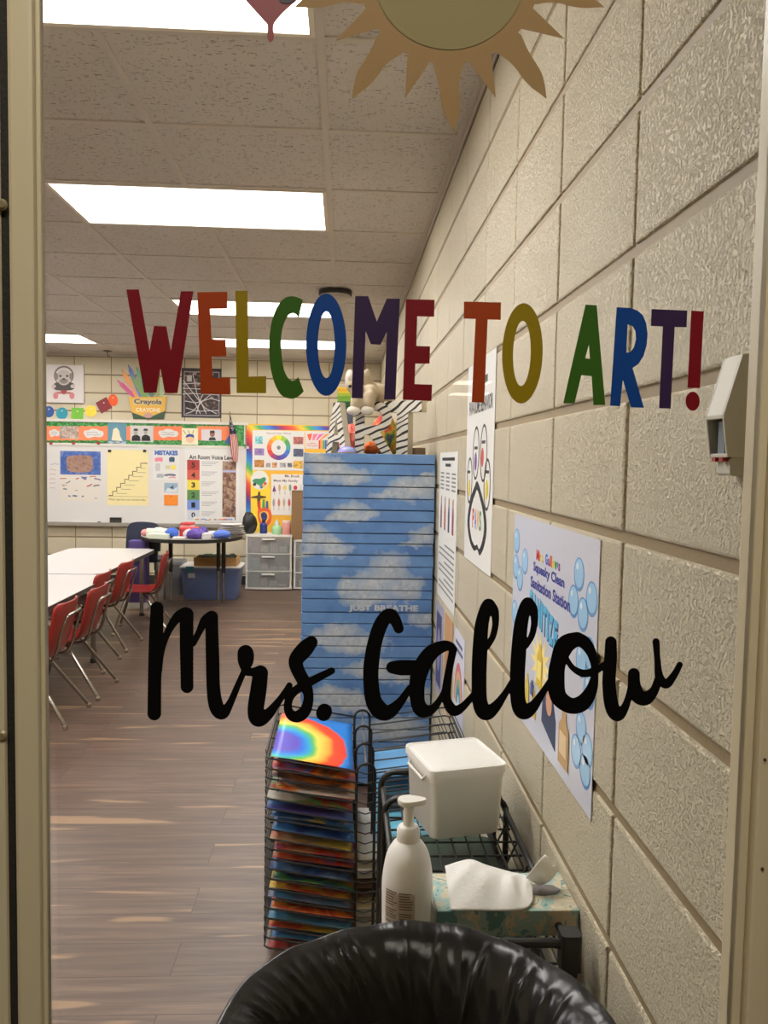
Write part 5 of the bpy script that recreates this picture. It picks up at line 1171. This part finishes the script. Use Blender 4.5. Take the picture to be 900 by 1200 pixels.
# colour family poster
t = fthing('family_poster', 'white poster of rows of little coloured figures on the gold board', 'poster', 335, 580, .015)
fbox(t, 'sheet', 318, 556, 357, 603.5, D-.0004, D+.0006, C(234, 230, 226)); ftext(t, 'Meet My Family', 321, 562, 349, 565.4, D+.001, C(80, 70, 80), .02); ftext(t, 'Ms. Brush', 334, 555.6+.8, 351, 559.4, D+.001, C(80, 70, 80), .02)
for k, cc in enumerate(((106, 40, 96), (200, 160, 140), (230, 206, 90), (110, 150, 130), (200, 50, 70), (210, 210, 214))):
    x = 321.5+6.2*k; fshape(t, 'figure', [(x-2.2, 576), (x, 568), (x+2.2, 576)] if k == 0 else circ(x, 571.5, 1.5 if k % 2 else 2.3, 4 if k % 2 else 2.6, 14), D+.001, C(*cc)); fstroke(t, 'figure_leg', [(x, 575), (x+.4, 580)], D+.001, .6, C(150, 150, 150))
for k, cc in enumerate(((170, 160, 170), (216, 120, 90), (190, 180, 150), (200, 70, 60))):
    x = 321+6*k; fshape(t, 'figure', circ(x, 589, 1.5, 4.5, 14), D+.001, C(*cc)); fstroke(t, 'figure_leg', [(x, 583), (x, 598)], D+.001, .5, C(140, 130, 130))
# tall yellow figure poster with a palette head
t = fthing('palette_poster', 'yellow poster with a white paint palette and colourful mask', 'poster', 304, 590, .015)
fshape(t, 'sheet', [(294, 560), (297, 553), (303, 551), (310, 552), (315, 558), (317, 575), (317, 626), (294, 626)], D-.0006, C(244, 210, 60))
fshape(t, 'palette', circ(304.6, 562.5, 10.5, 11.2, 28), D+.0006, C(230, 230, 226), )
fshape(t, 'green_splash', cat2([(296, 564), (299, 561), (305, 561), (310, 559), (312, 562), (309, 566), (305, 570), (301, 567)], 3, True), D+.0018, C(60, 140, 100))
for x, y, cc in ((298.5, 567.5, (36, 40, 40)), (302.5, 570, (240, 240, 236)), (306.5, 570.5, (110, 130, 180)), (311, 566.5, (220, 90, 60)), (309, 569.5, (240, 190, 70))): fshape(t, 'paint_blob', circ(x, y, 2, 2, 12), D+.003, C(*cc))
fshape(t, 'cross_bar', [(294.5, 582), (302, 580.4), (303, 576), (305, 576), (305.5, 580.6), (312, 581.6), (312, 583.4), (305.5, 584.4), (304.5, 594), (302, 594), (301.5, 584), (294.5, 583.6)], D+.0006, C(84, 66, 40))
for x, y, cc in ((304, 592, (214, 70, 50)), (309, 590, (60, 150, 90)), (313, 592, (60, 80, 160))): fshape(t, 'brush_stripe', [(x-1.6, y+5), (x-1, y-5), (x+1.4, y-5), (x+1.8, y+5)], D+.0008, C(*cc))
fshape(t, 'mask', cat2([(302, 600), (305, 596), (311, 595), (317, 598), (318.5, 606), (316, 614), (310, 618), (304, 613)], 3, True), D+.002, C(226, 90, 50))
fshape(t, 'mask_rim', cat2([(304, 602), (308, 599), (314, 600), (315.5, 606), (313, 611), (309, 613.5), (306, 610)], 3, True), D+.0032, C(240, 190, 80)); fshape(t, 'mask_face', cat2([(306, 602), (310, 600), (313, 603), (313, 608), (310, 611), (307, 608)], 3, True), D+.0044, C(44, 60, 130))
for x in (308, 312): fshape(t, 'mask_eye', circ(x, 604, 1, 1.4, 10), D+.0056, C(20, 20, 30))
t = fthing('colour_poster', 'small white and pink poster at the right of the rainbow board', 'poster', 370, 518, .015)
fbox(t, 'sheet', 358, 505.5, 388, 526, D-.0004, D+.0006, M_PAPER)
for k, cc in enumerate(((230, 90, 60), (236, 120, 150), (226, 110, 180), (240, 150, 60))): fshape(t, 'fan_blade', [(368+4*k-6, 516), (360+7*k, 509), (366+7*k, 508), (370+4*k-6, 516)], D+.001, C(*cc))
for k, cc in enumerate(((206, 60, 50), (236, 150, 50), (80, 150, 80), (60, 90, 170), (40, 50, 80))): fpatch(t, 'pencil', 373.5+2.4*k, 516, 375.6+2.4*k, 526, D+.001, C(*cc))
scrib(t, 'red_writing', 359.5, 518, 372.5, 524, 2, D+.0016, C(214, 90, 70), .8, 5)
# ================================================================== FURNITURE AT THE LEFT AND ALONG THE FAR WALL
TZ = .60; M_TT = mat('table_laminate', srgb(206, 202, 200), .3); M_TE = mat('table_edge', srgb(52, 48, 46), .5); M_CHR = mat('chrome', srgb(160, 156, 150), .22, 1.0)
def table(name, label, x0, x1, y0, y1, group):
    t = thing(name, label, 'table', ((x0+x1)/2, (y0+y1)/2, 0), group); c_ = .07
    P = [(x0+c_, y0), (x1-c_, y0), (x1, y0+c_), (x1, y1-c_), (x1-c_, y1), (x0+c_, y1), (x0, y1-c_), (x0, y0+c_)]
    MB().prism(P, lambda u, v, d: Vector((u, v, d)), TZ-.003, TZ).build('tabletop', M_TT, t)
    o = MB().prism(P, lambda u, v, d: Vector((u, v, d)), TZ-.032, TZ-.003).build('edge_band', M_TE, t)
    for x in (x0+.10, x1-.10):
        for y in (y0+.13, y1-.13):
            MB().tube([(x, y, .0), (x, y, TZ-.032)], .016, 12).build('leg', M_CHR, t, smooth=True)
            MB().lathe([(.022, 0), (.022, .02), (.017, .03)], (x, y, 0), 12).build('leg_cap', M_INK, t)
    for y in (y0+.13, y1-.13): MB().box((x0+.1, y-.012, TZ-.07), (x1-.1, y+.012, TZ-.032)).build('apron', M_TE, t)
    return t
p1 = atZ(130, 673, TZ); p2 = atZ(183, 643, TZ); p0 = atZ(50, 716.5, TZ)
ysp = atZ(60, 672.5, TZ).y
table('classroom_table', 'white classroom table in front, beside three red chairs', p1.x-.76+.02, p1.x+.02, ysp-1.52, ysp-.012, 'white classroom tables')
table('classroom_table', 'white classroom table behind, its far corner by the purple tote', p2.x-.76, p2.x, ysp+.012, p2.y, 'white classroom tables')
# the red shell chair
M_RED = mat('red_plastic', srgb(150, 40, 36), .32)
def make_chair():
    t = thing('school_chair', 'x', 'chair')
    prof = cat2([(.205, .335), (.19, .352), (.12, .352), (.0, .343), (-.10, .345), (-.155, .362), (-.185, .41), (-.205, .48), (-.222, .56), (-.236, .635), (-.240, .655)], 3)
    n = len(prof)-1; nu_ = 12
    def pt(u, v):
        i = min(n-1, int(v*n)); f_ = v*n-i; y = prof[i][0]+(prof[i+1][0]-prof[i][0])*f_; z = prof[i][1]+(prof[i+1][1]-prof[i][1])*f_
        s = 2*u-1
        if v < .12: w_ = .19*(.86+.14*v/.12)
        elif v > .86: w_ = .19-.055*((v-.86)/.14)**2
        else: w_ = .19
        if .42 < v < .62: w_ *= .97
        dish = .022*s*s
        if v < .45: z2, y2 = z+dish*.6-.004, y
        else: z2, y2 = z, y+.030*s*s
        return Vector((w_*s, y2, z2))
    o = MB().sheet(pt, nu_, 30).build('seat_shell', M_RED, t, smooth='all', local=True)
    so = o.modifiers.new('s', 'SOLIDIFY'); so.thickness = .007; so.offset = 0
    for s in (-1, 1):
        for y0, y1, nm in ((.07, .175, 'front'), (-.04, -.265, 'rear')):
            l = MB().tube([(s*.095, y0, .335), (s*.12, y0+(y1-y0)*.08, .315), (s*.195, y1, .018)], .0105, 10).build('leg', M_CHR, t, smooth=True, local=True)
            MB().lathe([(.013, 0), (.014, .004), (.0135, .022), (.011, .028)], (s*.195, y1, 0), 12).build('foot_cap', mat('nickel_glide', srgb(206, 200, 190), .15, 1.), l, local=True, smooth=True)
    MB().tube([(-.12, .07, .328), (.12, .07, .328)], .009, 8).build('cross_bar', M_CHR, t, local=True); MB().tube([(-.12, -.04, .328), (.12, -.04, .328)], .009, 8).build('cross_bar', M_CHR, t, local=True)
    P = [(-.11, -.04, .328), (-.118, -.15, .335), (-.122, -.195, .39), (-.122, -.222, .50), (-.118, -.243, .565), (-.095, -.252, .59), (0, -.258, .592), (.095, -.252, .59), (.118, -.243, .565), (.122, -.222, .50), (.122, -.195, .39), (.118, -.15, .335), (.11, -.04, .328)]
    MB().tube(cat2(P, 4), .0085, 8).build('back_frame', M_CHR, t, smooth=True, local=True)
    return t
ch0 = make_chair(); GRP = 'red school chairs at the white tables'
seats = [(atZ(90, 842, 0).x-.262, (atZ(68, 855, 0).y+atZ(106, 829, 0).y)/2, 90, 'red school chair nearest the viewer, at the front white table'),
         (atZ(126, 810, 0).x-.262, (atZ(111, 820, 0).y+atZ(141, 801, 0).y)/2, 90, 'second red school chair, tucked under the front white table'),
         (atZ(136, 782, 0).x-.30, (atZ(124, 793, 0).y+atZ(149, 770, 0).y)/2, 90, 'third red school chair, where the two white tables meet'),
         (-1.84, 6.12, 88, 'fourth red school chair, tucked under the far white table'),
         (atZ(194, 745, 0).x-.262, atZ(194, 745, 0).y+.19, 97, 'red school chair pulled out and turned, its seat showing')]
for k, (x, y, a, lab) in enumerate(seats):
    o = ch0 if k == 0 else copy_tree(ch0)
    o.location = (x, y, 0); o.rotation_euler = (0, 0, radians(a)); o['label'] = lab; o['group'] = GRP
# ------------------------------------------------------------------ black round table and what is on it
BZ = .70; L_, R_, F_ = atZ(168, 625.5, BZ), atZ(286, 626, BZ), atZ(228, 633, BZ)
bx, by = (L_.x+R_.x)/2, F_.y+.50; br_ = (R_.x-L_.x)/2*1.0
t = thing('round_table', 'black edged round table piled with supplies at the far wall', 'table', (bx, by, 0))
MB().lathe([(br_-.004, BZ-.004), (br_-.004, BZ)], (bx, by, 0), 56).build('tabletop', mat('table_grey_top', srgb(176, 172, 168), .4), t)
MB().lathe([(br_-.03, BZ-.04), (br_, BZ-.034), (br_, BZ-.0042), (br_-.01, BZ-.0042)], (bx, by, 0), 56).build('edge_band', mat('black_edge', srgb(24, 23, 24), .4), t, smooth=True)
for px_, y in ((256, atZ(256, 703, 0).y), (183, atZ(183, 702, 0).y), (262, by+.25), (200, by+.28)):
    c = atY(px_, 660, y)
    MB().tube([(c.x, y, .30), (c.x, y, BZ-.04)], .021, 10).build('upper_leg', mat('black_leg', srgb(26, 25, 26), .4), t, smooth=True)
    MB().tube([(c.x, y, .0), (c.x, y, .30)], .015, 10).build('leg', M_CHR, t, smooth=True)
yb = by
def onT(px, dep=0): return atY(px, 620, by+dep)
def sup(name, label, cat, group='supplies piled on the round table'):
    return thing(name, label, cat, (0, 0, 0), group)
s8 = (by)/FPX
def tbox(name, label, cat, x0, x1, h, dep, cc, dd=.16, rot=0, det=None):
    a, b = onT(x0, dep).x, onT(x1, dep).x; y = by+dep
    o = thing(name, label, cat, ((a+b)/2, y, BZ), 'supplies piled on the round table'); o.rotation_euler = (0, 0, rot)
    w_ = (b-a)/2
    bevel(MB().rbox((-w_, -dd/2, .0005), (w_, dd/2, h*.8), .012).build('body', C(*cc), o, local=True), .004)
    bevel(MB().rbox((-w_*1.01, -dd/2*1.02, h*.8), (w_*1.01, dd/2*1.02, h), .012).build('lid', C(*(det or [min(255, int(c*1.12)) for c in cc])), o, local=True), .003)
tbox('plastic_case', 'white case at the left end of the round table', 'case', 172, 196, .07, -.20, (214, 216, 206), .2, .2)
tbox('plastic_case', 'pale green white case at the table front, left', 'case', 176, 200, .045, -.36, (206, 214, 196), .14, -.1)
tbox('paper_pad', 'white paper pad near the front of the round table', 'paper pad', 203, 217, .02, -.43, (224, 222, 216), .12, .1)
tbox('supply_box', 'bright red supply box in the middle of the round table', 'box', 211, 233, .085, -.12, (190, 44, 48), .16, .15, (206, 70, 70))
tbox('plastic_case', 'red and white carton behind the purple bundle', 'carton', 214, 226, .115, .05, (214, 200, 196), .14, -.2, (196, 60, 60))
tbox('supply_box', 'small white box right of the purple bundle', 'box', 236, 247, .055, -.36, (220, 216, 220), .1, .2)
tbox('plastic_case', 'grey white case behind the blue bundle', 'case', 246, 256, .05, -.2, (212, 210, 208), .14, 0)
def tlump(px, dep, rad, cc, name, label, seed):
    c = onT(px, dep); lump((c.x, by+dep, BZ+.86*rad[2]+.002), rad, mat('cloth_%d_%d_%d' % cc, srgb(*cc), .6, bump=.4, bscale=60), name, label, 'bundle', seed, .10, 'supplies piled on the round table')
tlump(186, -.24, (.075, .07, .045), (216, 218, 210), 'white_bag', 'crumpled white bag on top of the left cases on the round table', 31)
tlump(250, -.30, (.05, .05, .035), (224, 222, 222), 'white_bag', 'crumpled white bag between the purple and periwinkle bundles', 33)
tlump(221, -.27, (.045, .05, .04), (226, 220, 216), 'white_bag', 'crumpled white bag in front of the red box on the round table', 35)
tlump(201.5, -.33, (.058, .06, .05), (58, 100, 196), 'blue_bundle', 'bright blue bundle at the left of the round table', 2)
tlump(229, -.38, (.078, .07, .05), (92, 66, 156), 'purple_bundle', 'large purple bundle at the front of the round table', 4)
tlump(238, -.10, (.050, .05, .045), (84, 62, 150), 'purple_bundle', 'smaller purple bundle behind, right of the red box', 6)
tlump(260, -.34, (.078, .06, .042), (78, 112, 206), 'blue_bundle', 'periwinkle blue bundle at the right of the round table', 9)
tlump(166.5+3.2, -.14, (.034, .04, .03), (222, 150, 150), 'pink_bundle', 'small pink bundle at the left edge of the round table', 12)
for k in range(6):
    c = onT(271, -.10); r_ = .14-.006*k; z = BZ+.0015+.020*k
    o = thing('foam_plate', 'grey white plate in the stack at the right of the table, %s from below' % ORD[k].replace('top', 'first'), 'plate', (c.x+.006*sin(k*2), by-.10+.005*cos(k*3), z), 'plates stacked on the round table')
    MB().lathe([(.0, .0), (r_*.7, .0), (r_*.8, .006), (r_, .016), (r_, .0185), (r_*.78, .010), (r_*.68, .005), (0, .005)], (0, 0, 0), 36, cap0=False, cap1=False).build('dish', C(206, 202, 198), o, smooth=True, local=True)
    MB().lathe([(r_-.001, .0186), (r_+.001, .0175), (r_+.001, .0165), (r_-.001, .016)], (0, 0, 0), 36, cap0=False, cap1=False).build('rim', C(150, 144, 140), o, local=True)
# ------------------------------------------------------------------ below and beside the table
M_CLR = mat('frosted_plastic', srgb(206, 208, 210), .35, alpha=.55)
a, b = atZ(186, 697, 0), atZ(216, 700, 0); yc = a.y+.0
def bin_(name, label, x0, x1, y0, y1, h, m, lidm, fill=None, rim=.012):
    t = thing(name, label, 'storage bin', ((x0+x1)/2, (y0+y1)/2, 0), 'storage bins under the round table')
    w_ = .02; cx2, cy2 = (x0+x1)/2, (y0+y1)/2
    def rg(z, s, ins=0):
        hx, hy = (x1-x0)/2*s-ins, (y1-y0)/2*s-ins; r_ = .03; P = []
        for sx, sy, a0 in ((1, 1, 0), (-1, 1, 90), (-1, -1, 180), (1, -1, 270)):
            for k in range(5): q = radians(a0+22.5*k); P.append(Vector((cx2+sx*(hx-r_)+r_*cos(q), cy2+sy*(hy-r_)+r_*sin(q), z)))
        return P
    loft([rg(.004, .88, .004), rg(.001, .88), rg(h*.86, .97), rg(h*.87, 1.0), rg(h*.95, 1.0), rg(h*.95, 1.0, .004), rg(.004, .88, .004)], False).build('body', m, t, smooth=True)
    loft([rg(.006, .85)]+[rg(.006, .85)], True)
    MB().prism([(p.x, p.y) for p in rg(0, .87)], lambda u, v, d: Vector((u, v, d)), .002, .006).build('base', m, t)
    if lidm: loft([rg(h*.951, 1.03), rg(h*.985, 1.03), rg(h, 1.0), rg(h, .9), rg(h*.99, .88)]).build('lid', lidm, t, smooth=True)
    return t, cx2, cy2
yb0 = atZ(238, 703, 0).y
xb0, xb1 = atY(211, 680, yb0).x, atY(281, 680, yb0).x
t, cx2, cy2 = bin_('storage_bin', 'large blue storage bin with a white lid under the round table', xb0, xb1, yb0, yb0+.38, atY(240, 664, yb0).z, mat('blue_bin', srgb(96, 112, 160), .35), mat('bin_lid_white', srgb(222, 222, 220), .4))
hb = atY(240, 664, yb0).z; cL = atY(222, 670, yb0).x
MB().rbox((cL-.035, yb0-.014, hb-.045), (cL+.045, yb0-.0065, hb+.002), .003, axis='y').build('latch', C(40, 130, 140), t)
cL = atY(225, 678, yb0).x; MB().box((cL-.04, yb0-.0035, hb*.66), (cL+.03, yb0-.0008, hb*.80)).build('sticker', C(190, 190, 190), t)
o = thing('cardboard_tray', 'tan cardboard tray with dark green stuff on the blue bin lid', 'tray', (atY(252, 660, yb0+.15).x, yb0+.18, hb+.001))
a, b = atY(227, 660, yb0+.05).x-o.location.x, atY(277, 660, yb0+.05).x-o.location.x; h_ = .085; M_TAN = mat('tan_card', srgb(190, 146, 92), .8)
mb = MB(); 
for lo, hi in (((a, -.13, 0), (b, .13, .006)), ((a, -.13, .006), (b, -.124, h_)), ((a, .124, .006), (b, .13, h_)), ((a, -.124, .006), (a+.006, .124, h_)), ((b-.006, -.124, .006), (b, .124, h_))): mb.box(lo, hi)
mb.build('tray_body', M_TAN, o, merge=False, local=True)
mb = MB(); r_ = random.Random(3)
for k in range(70):
    mb.ell((r_.uniform(a+.04, b-.04), r_.uniform(-.1, .1), h_-.012+r_.uniform(-.01, .022)), (.03, .022, .014), n=8, m=5)
tag(mb.build('dark_filling', mat('dark_green_stuff', srgb(36, 48, 34), .8), o, local=True), kind='stuff')
t, cx2, cy2 = bin_('storage_bin', 'grey translucent storage bin left of the blue one', atY(185, 680, yb0+.25).x, atY(214, 680, yb0+.25).x, yb0+.22, yb0+.52, atY(200, 656, yb0+.25).z, mat('grey_bin', srgb(150, 152, 156), .35, alpha=.7), None)
MB().rbox((cx2-.09, cy2-.1, .007), (cx2+.09, cy2+.1, .2), .02).build('contents', C(150, 130, 130), t)
# navy chair with a purple tote at its foot
yn = by+.05
def nz(x, y): return atY(x, y, yn)
t = thing('stool_chair', 'navy blue plastic chair with a tall rounded back left of the round table', 'chair', (nz(168, 690).x, yn, 0))
NV = mat('navy_plastic', srgb(44, 52, 76), .4)
P = cat2([(147.5, 646), (149, 622), (152, 614.5), (158, 611.8), (170, 611.5), (181, 613), (186, 617), (188, 628), (188, 646)], 4)
o = MB().prism([(nz(*p).x, nz(*p).z) for p in P], lambda u, v, d: Vector((u, yn-d, v)), -.012, .012).build('backrest', NV, t); bevel(o, .006)
a, b = nz(149, 650).x, nz(187, 650).x; zs_ = .45
bevel(MB().rbox((a, yn+.0, zs_-.03), (b, yn+.38, zs_), .05).build('seat', NV, t), .008)
mb = MB().prism([(a+.02, zs_-.03), (b-.02, zs_-.03), (b-.02, nz(160, 645.5).z), (a+.02, nz(160, 645.5).z)], lambda u, v, d: Vector((u, yn-d, v)), -.010, .008); mb.build('back_support', NV, t)
for x in (a+.03, b-.03):
    for y in (yn+.03, yn+.35): MB().tube([(x, y, 0), (x, y, zs_-.03)], .012, 10).build('leg', M_CHR, t, smooth=True)
t = thing('purple_tote', 'purple fabric tote with a white base in front of the navy chair', 'tote', (nz(160, 690).x, yn-.10, 0))
y_ = yn-.2; a, b = atY(150, 660, y_).x, atY(171, 660, y_).x; zt = atY(160, 634, y_).z
bevel(MB().rbox((a, y_, .06), (b, y_+.16, zt), .02).build('body', mat('purple_fabric', srgb(92, 74, 140), .8, bump=.3, bscale=80), t), .006)
bevel(MB().rbox((a-.006, y_-.004, .0), (b+.006, y_+.164, .06), .02).build('base', C(206, 206, 200), t), .004)
for dx in (.03,): MB().tube([(a+.05, y_-.006, zt-.06), (a+.055, y_-.008, zt-.2), (b-.055, y_-.008, zt-.2), (b-.05, y_-.006, zt-.06)], .007, 8).build('handle', C(76, 60, 120), t)
# drawer towers
M_DW = mat('drawer_white', srgb(226, 224, 220), .35); M_DC = mat('drawer_clear', srgb(172, 174, 176), .22, alpha=.42)
def tower(label, x0, x1, y0, dep, zt, seed):
    t = thing('drawer_tower', label, 'drawer unit', ((x0+x1)/2, y0+dep/2, 0), 'white plastic drawer towers')
    n = 3; th = .022; hz = (zt-th)/n; r_ = random.Random(seed)
    f = MB()
    for x in (x0, x1-.02):
        for y in (y0+.03, y0+dep-.02): f.box((x, y, .03), (x+.02, y+.02, zt-th))
    f.build('posts', M_DW, t, merge=False)
    for k in range(n+1):
        z = .012+k*(zt-th-.012)/n
        P = [(x0-.004, y0+dep), (x0-.004, y0+.02)]+[(x0+(x1-x0)*i/10, y0+.02-.028*sin(pi*i/10)) for i in range(11)]+[(x1+.004, y0+.02), (x1+.004, y0+dep)]
        o = MB().prism(P, lambda u, v, d: Vector((u, v, d)), z, z+(th if k in (0, n) else .012)).build('top' if k == n else 'shelf_frame', M_DW, t); bevel(o, .003)
    for k in range(n):
        z0, z1 = .012+k*(zt-th-.012)/n+(th+.002 if k == 0 else .014), .012+(k+1)*(zt-th-.012)/n-.004
        d = MB(); 
        def fr(i): u = i/10; return (x0+.022+(x1-x0-.044)*u, y0+.012-.024*sin(pi*u))
        for i in range(10):
            (ax, ay), (bx2, by2) = fr(i), fr(i+1)
            d.add([(ax, ay, z0), (bx2, by2, z0), (bx2, by2, z1), (ax, ay, z1), (ax, ay+.004, z0), (bx2, by2+.004, z0), (bx2, by2+.004, z1), (ax, ay+.004, z1)], [(0, 1, 2, 3), (5, 4, 7, 6), (3, 2, 6, 7), (1, 0, 4, 5)])
        for xx in (x0+.022, x1-.026): d.box((xx, y0+.016, z0), (xx+.004, y0+dep-.02, z1))
        d.box((x0+.022, y0+.016, z0), (x1-.022, y0+dep-.02, z0+.004)); d.box((x0+.022, y0+dep-.024, z0), (x1-.022, y0+dep-.02, z1))
        dr = d.build('drawer', M_DC, t, merge=False)
        xc = (x0+x1)/2; MB().rbox((xc-.07, y0-.030, z1-.03), (xc+.07, y0-.014, z1-.012), .006, axis='x').build('handle', M_DW, dr)
        for q in range(4):
            w_ = (x1-x0-.1)/4; cc = ((206, 190, 180), (170, 172, 170), (214, 210, 200), (180, 196, 190), (196, 150, 150), (222, 214, 170))[r_.randrange(6)]
            bevel(MB().box((x0+.05+w_*q+.008, y0+.05, z0+.0045), (x0+.05+w_*(q+1)-.008, y0+.05+r_.uniform(.06, .16), z0+.03+r_.random()*(z1-z0-.06))).build('contents', C(*cc), dr), .004)
    return t
yd = atZ(314, 692, 0).y; xd0, xd1 = atY(287.5, 660, yd).x, atY(341.5, 660, yd).x; zd = atY(314, 627, yd).z
tower('white three drawer plastic tower right of the round table', xd0, xd1, yd, .33, zd, 1)
yd2 = yd+.04; xe0, xe1 = atY(344, 660, yd2).x, atY(344, 660, yd2).x+.52; zd2 = atY(350, 632.5, yd2).z
tower('white plastic drawer tower mostly hidden behind the blue cabinet', xe0, xe1, yd2, .33, zd2, 2)
# brown carton standing on the hidden tower
c0, c1 = atY(341.5, 600, yd2).x, atY(357, 600, yd2).x+.1; zc1 = atY(348, 575.5, yd2).z
t = thing('cardboard_box', 'brown cardboard box beside the upper left edge of the blue cabinet', 'box', ((c0+c1)/2, yd2+.12, zd2))
bevel(MB().box((c0, yd2+.01, zd2+.001), (c1, yd2+.22, zc1)).build('carton', mat('brown_card', srgb(134, 104, 72), .85), t), .002)
MB().box((c0-.001, yd2+.009, zc1-.012), (c1+.001, yd2+.221, zc1+.001)).build('top_flap', mat('brown_card_edge', srgb(120, 92, 64), .85), t)
# things on the drawer tower
def ont(px): return atY(px, 620, yd+.12)
c = ont(292); lump((c.x, yd+.13, zd+.86*.125+.003), (.082, .07, .125), mat('black_bag', srgb(22, 22, 24), .45, bump=.4, bscale=40), 'black_pouch', 'black pouch standing on the plastic drawer tower', 'pouch', 21, .07)
c = ont(308); t = thing('blue_bottle', 'dark blue bottle on the drawer tower behind the black pouch', 'bottle', (c.x, yd+.2, zd))
MB().lathe([(0, zd+.001), (.04, zd+.001), (.042, zd+.01), (.042, zd+.1), (.02, zd+.125)], (c.x, yd+.2, 0), 24, cap0=False).build('body', C(40, 60, 130, .35), t, smooth=True); MB().lathe([(.02, zd+.125), (.02, zd+.15), (.012, zd+.155)], (c.x, yd+.2, 0), 20).build('cap', M_INK, t, smooth=True)
c = ont(324.5); t = thing('squeeze_bottle', 'pale green squeeze bottle with a clear top on the drawer tower', 'bottle', (c.x, yd+.12, zd))
MB().lathe([(0, zd+.001), (.05, zd+.001), (.056, zd+.012), (.056, zd+.055), (.048, zd+.085), (.026, zd+.105)], (c.x, yd+.12, 0), 28, cap0=False).build('body', C(150, 196, 150, .35), t, smooth=True); MB().lathe([(.026, zd+.105), (.026, zd+.125), (.010, zd+.15), (.006, zd+.165)], (c.x, yd+.12, 0), 20).build('nozzle', C(186, 196, 196, .35), t, smooth=True)
c = ont(336); t = thing('pink_jar', 'pink jar with a pale lid beside the brown carton', 'jar', (c.x, yd+.10, zd))
MB().lathe([(0, zd+.001), (.045, zd+.001), (.05, zd+.01), (.05, zd+.12), (.044, zd+.13)], (c.x, yd+.10, 0), 28, cap0=False).build('body', C(206, 140, 134, .4), t, smooth=True); MB().lathe([(.047, zd+.1302), (.047, zd+.15), (.043, zd+.154)], (c.x, yd+.10, 0), 28).build('lid', C(216, 196, 186), t, smooth=True)
EXPO = 0.4
# ================================================================== LIGHT AND VIEW
w = bpy.data.worlds.new('world'); SC.world = w; w.use_nodes = True
w.node_tree.nodes['Background'].inputs['Color'].default_value = (.02, .018, .015, 1)
SC.view_settings.view_transform = 'Standard'; SC.view_settings.look = 'None'; SC.view_settings.gamma = 1
SC.view_settings.use_curve_mapping = False; SC.view_settings.exposure = EXPO
cy_ = SC.cycles
cy_.use_denoising = True
cy_.max_bounces = 10; cy_.diffuse_bounces = 5; cy_.glossy_bounces = 4; cy_.transmission_bounces = 8; cy_.transparent_max_bounces = 12
cy_.caustics_reflective = False; cy_.caustics_refractive = False; cy_.sample_clamp_indirect = 4
